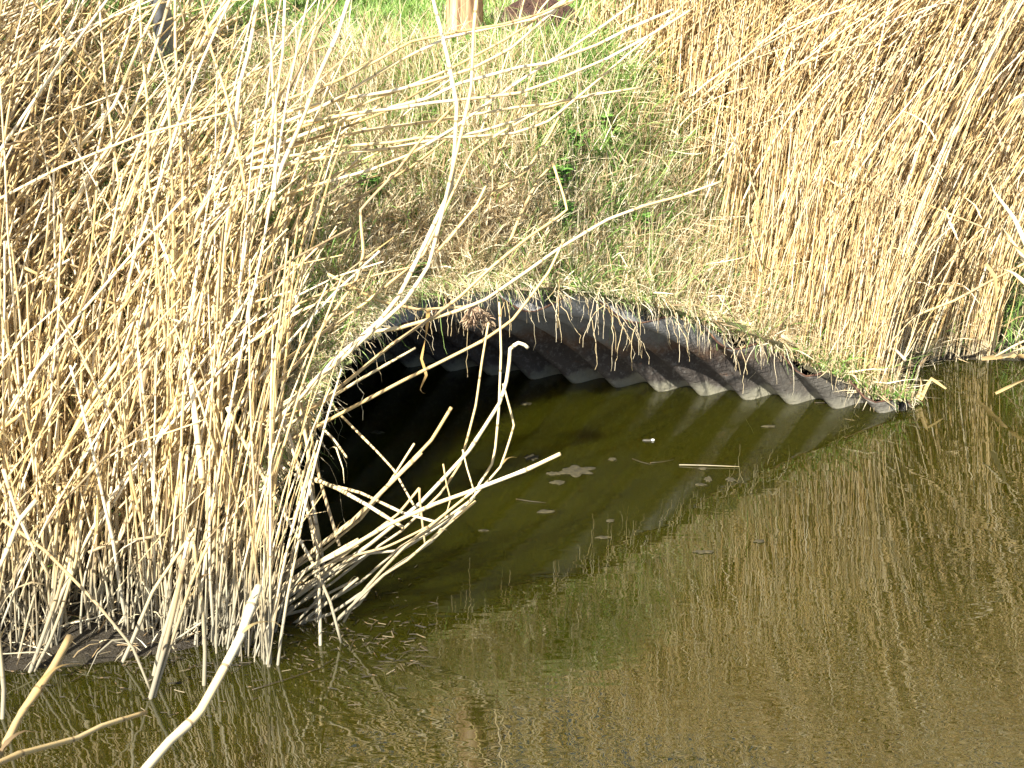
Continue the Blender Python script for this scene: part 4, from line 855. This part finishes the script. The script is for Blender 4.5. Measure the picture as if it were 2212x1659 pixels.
for i, (u, v, a_, b2, lab) in enumerate([(1245, 1018, .070, .040, 'largest lobed scum patch beyond the tip of the blue grey cane'), (1195, 1024, .030, .012, 'narrow scum strip joined to the left of the largest patch'), (1148, 989, .030, .024, 'scum patch just above the tip of the blue grey cane'), (1205, 1043, .030, .016, 'scum patch below the largest patch'), (1178, 1106, .030, .014, 'small scum patch below the cane tip area'),
                                   (1323, 993, .016, .012, 'faint scum dot in the middle of the dark water'), (1518, 1013, .018, .010, 'scum blot under the floating straw'), (1530, 1036, .016, .020, 'scum blot below the floating straw'), (1578, 1037, .018, .018, 'scum patch right of the blot below the straw'), (1513, 1048, .024, .008, 'thin scum streak above the pale reflection'),
                                   (1318, 1126, .016, .010, 'small pale scum speck in midwater'), (1302, 1162, .028, .008, 'thin curled scum line at the reflection edge'), (1045, 1147, .020, .006, 'scum streak right of the fanned canes'), (1135, 873, .024, .012, 'scum patch deep in the mouth beside the bowed cane'), (815, 935, .030, .012, 'dark scum patch deep at the left in the mouth'),
                                   (1660, 922, .03, .008, 'scum streak before the pipe wall'), (1520, 1193, .040, .010, 'flat scum streak over the reed reflections'), (1640, 1170, .02, .010, 'scum patch at the right of the dark water')]):
    patch('scum_patch', u, v, a_, b2, lab, 'scum', SG, M_SCUM, 40+i)
M_WHITE = simple('white_down', [(.3, (.6, .6, .56)), (.7, (.82, .82, .78))], 50, .7)
fe = patch('feather', 1398, 952, .020, .007, 'small white tipped dark feather floating in the middle of the water', 'feather', None, simple('dark_vane', [(.3, (.03, .028, .02)), (.7, (.09, .08, .06))], 80, .6), 5, .004, .2)
V, F = lathe([(.006*math.cos(a_), .004*math.sin(a_)) for a_ in np.linspace(0, 1.56, 8)], 16, .1)
tp_ = mesh_obj('tip', V, F, M_WHITE, fe); tp_.location = (.018, 0, .002)
P = np.array([at_z(1467, 1004, .003), at_z(1520, 1005, .005), at_z(1597, 1008, .003)])
o, C = cane_mesh('floating_straw', P, .0018, .0010, .3, M_GOLD); props(o, 'long yellow straw floating level on the dark water', 'straw')
for i, (a1, b1, a2, b2, lab) in enumerate([(1366, 991, 1405, 1003, 'short faint straw afloat left of the long yellow one'), (1405, 1000, 1455, 993, 'faint straw crossing the short one on the water'), (1115, 1078, 1180, 1086, 'dark thin straw afloat below the scum patches'), (545, 1490, 700, 1440, 'olive straw lying on the water before the left clump'), (1760, 870, 1800, 868, 'twig afloat at the foot of the pipe ridges')]):
    P = np.array([at_z(a1, b1, .002), at_z((a1+a2)/2, (b1+b2)/2+1, .003), at_z(a2, b2, .002)])
    o, C = cane_mesh('floating_straw', P, .0016, .0010, .55, M_DEB); props(o, lab, 'straw')
# debris on the mud shelf and afloat at the clump foot
n = 1300
x = RNG.uniform(-2.2, -.22, n); y = 4.06+RNG.normal(0, .13, n)+.06*(x > -1.0)*(x+1.0)/.5
P0 = np.column_stack([x, y, np.maximum(ground(x, y), 0)+.003])
P = grow(P0, RNG.uniform(.006, .035, n), RNG.normal(0, .9, n)+(RNG.random(n) < .5)*math.pi, np.radians(RNG.uniform(84, 92, n)), np.radians(RNG.uniform(86, 94, n)), 4, wob=.03)
V, F, al = tubes(P, np.full((n, 4), .0012)*RNG.uniform(.5, 1.6, (n, 1)), 4)
props(mesh_obj('floating_debris', V, F, M_DEB, attrs={'rnd': np.repeat(RNG.random(n), 16), 'along': al}), 'wet reed debris on the mud shelf at the clump foot', 'debris', None, 'stuff')
for k in range(0, len(rim), 9):
    q=rim[k]; dep=q[1]*CP+(CAM_H-q[2])*SP; yy=(q[2]-CAM_H)*CP+q[1]*SP
    print('rim', round(q[0]/dep*FPX+IW/2), round(IH/2-yy/dep*FPX), round(q[2],2))
print('named reeds', count_named, 'right', N_RIGHT)
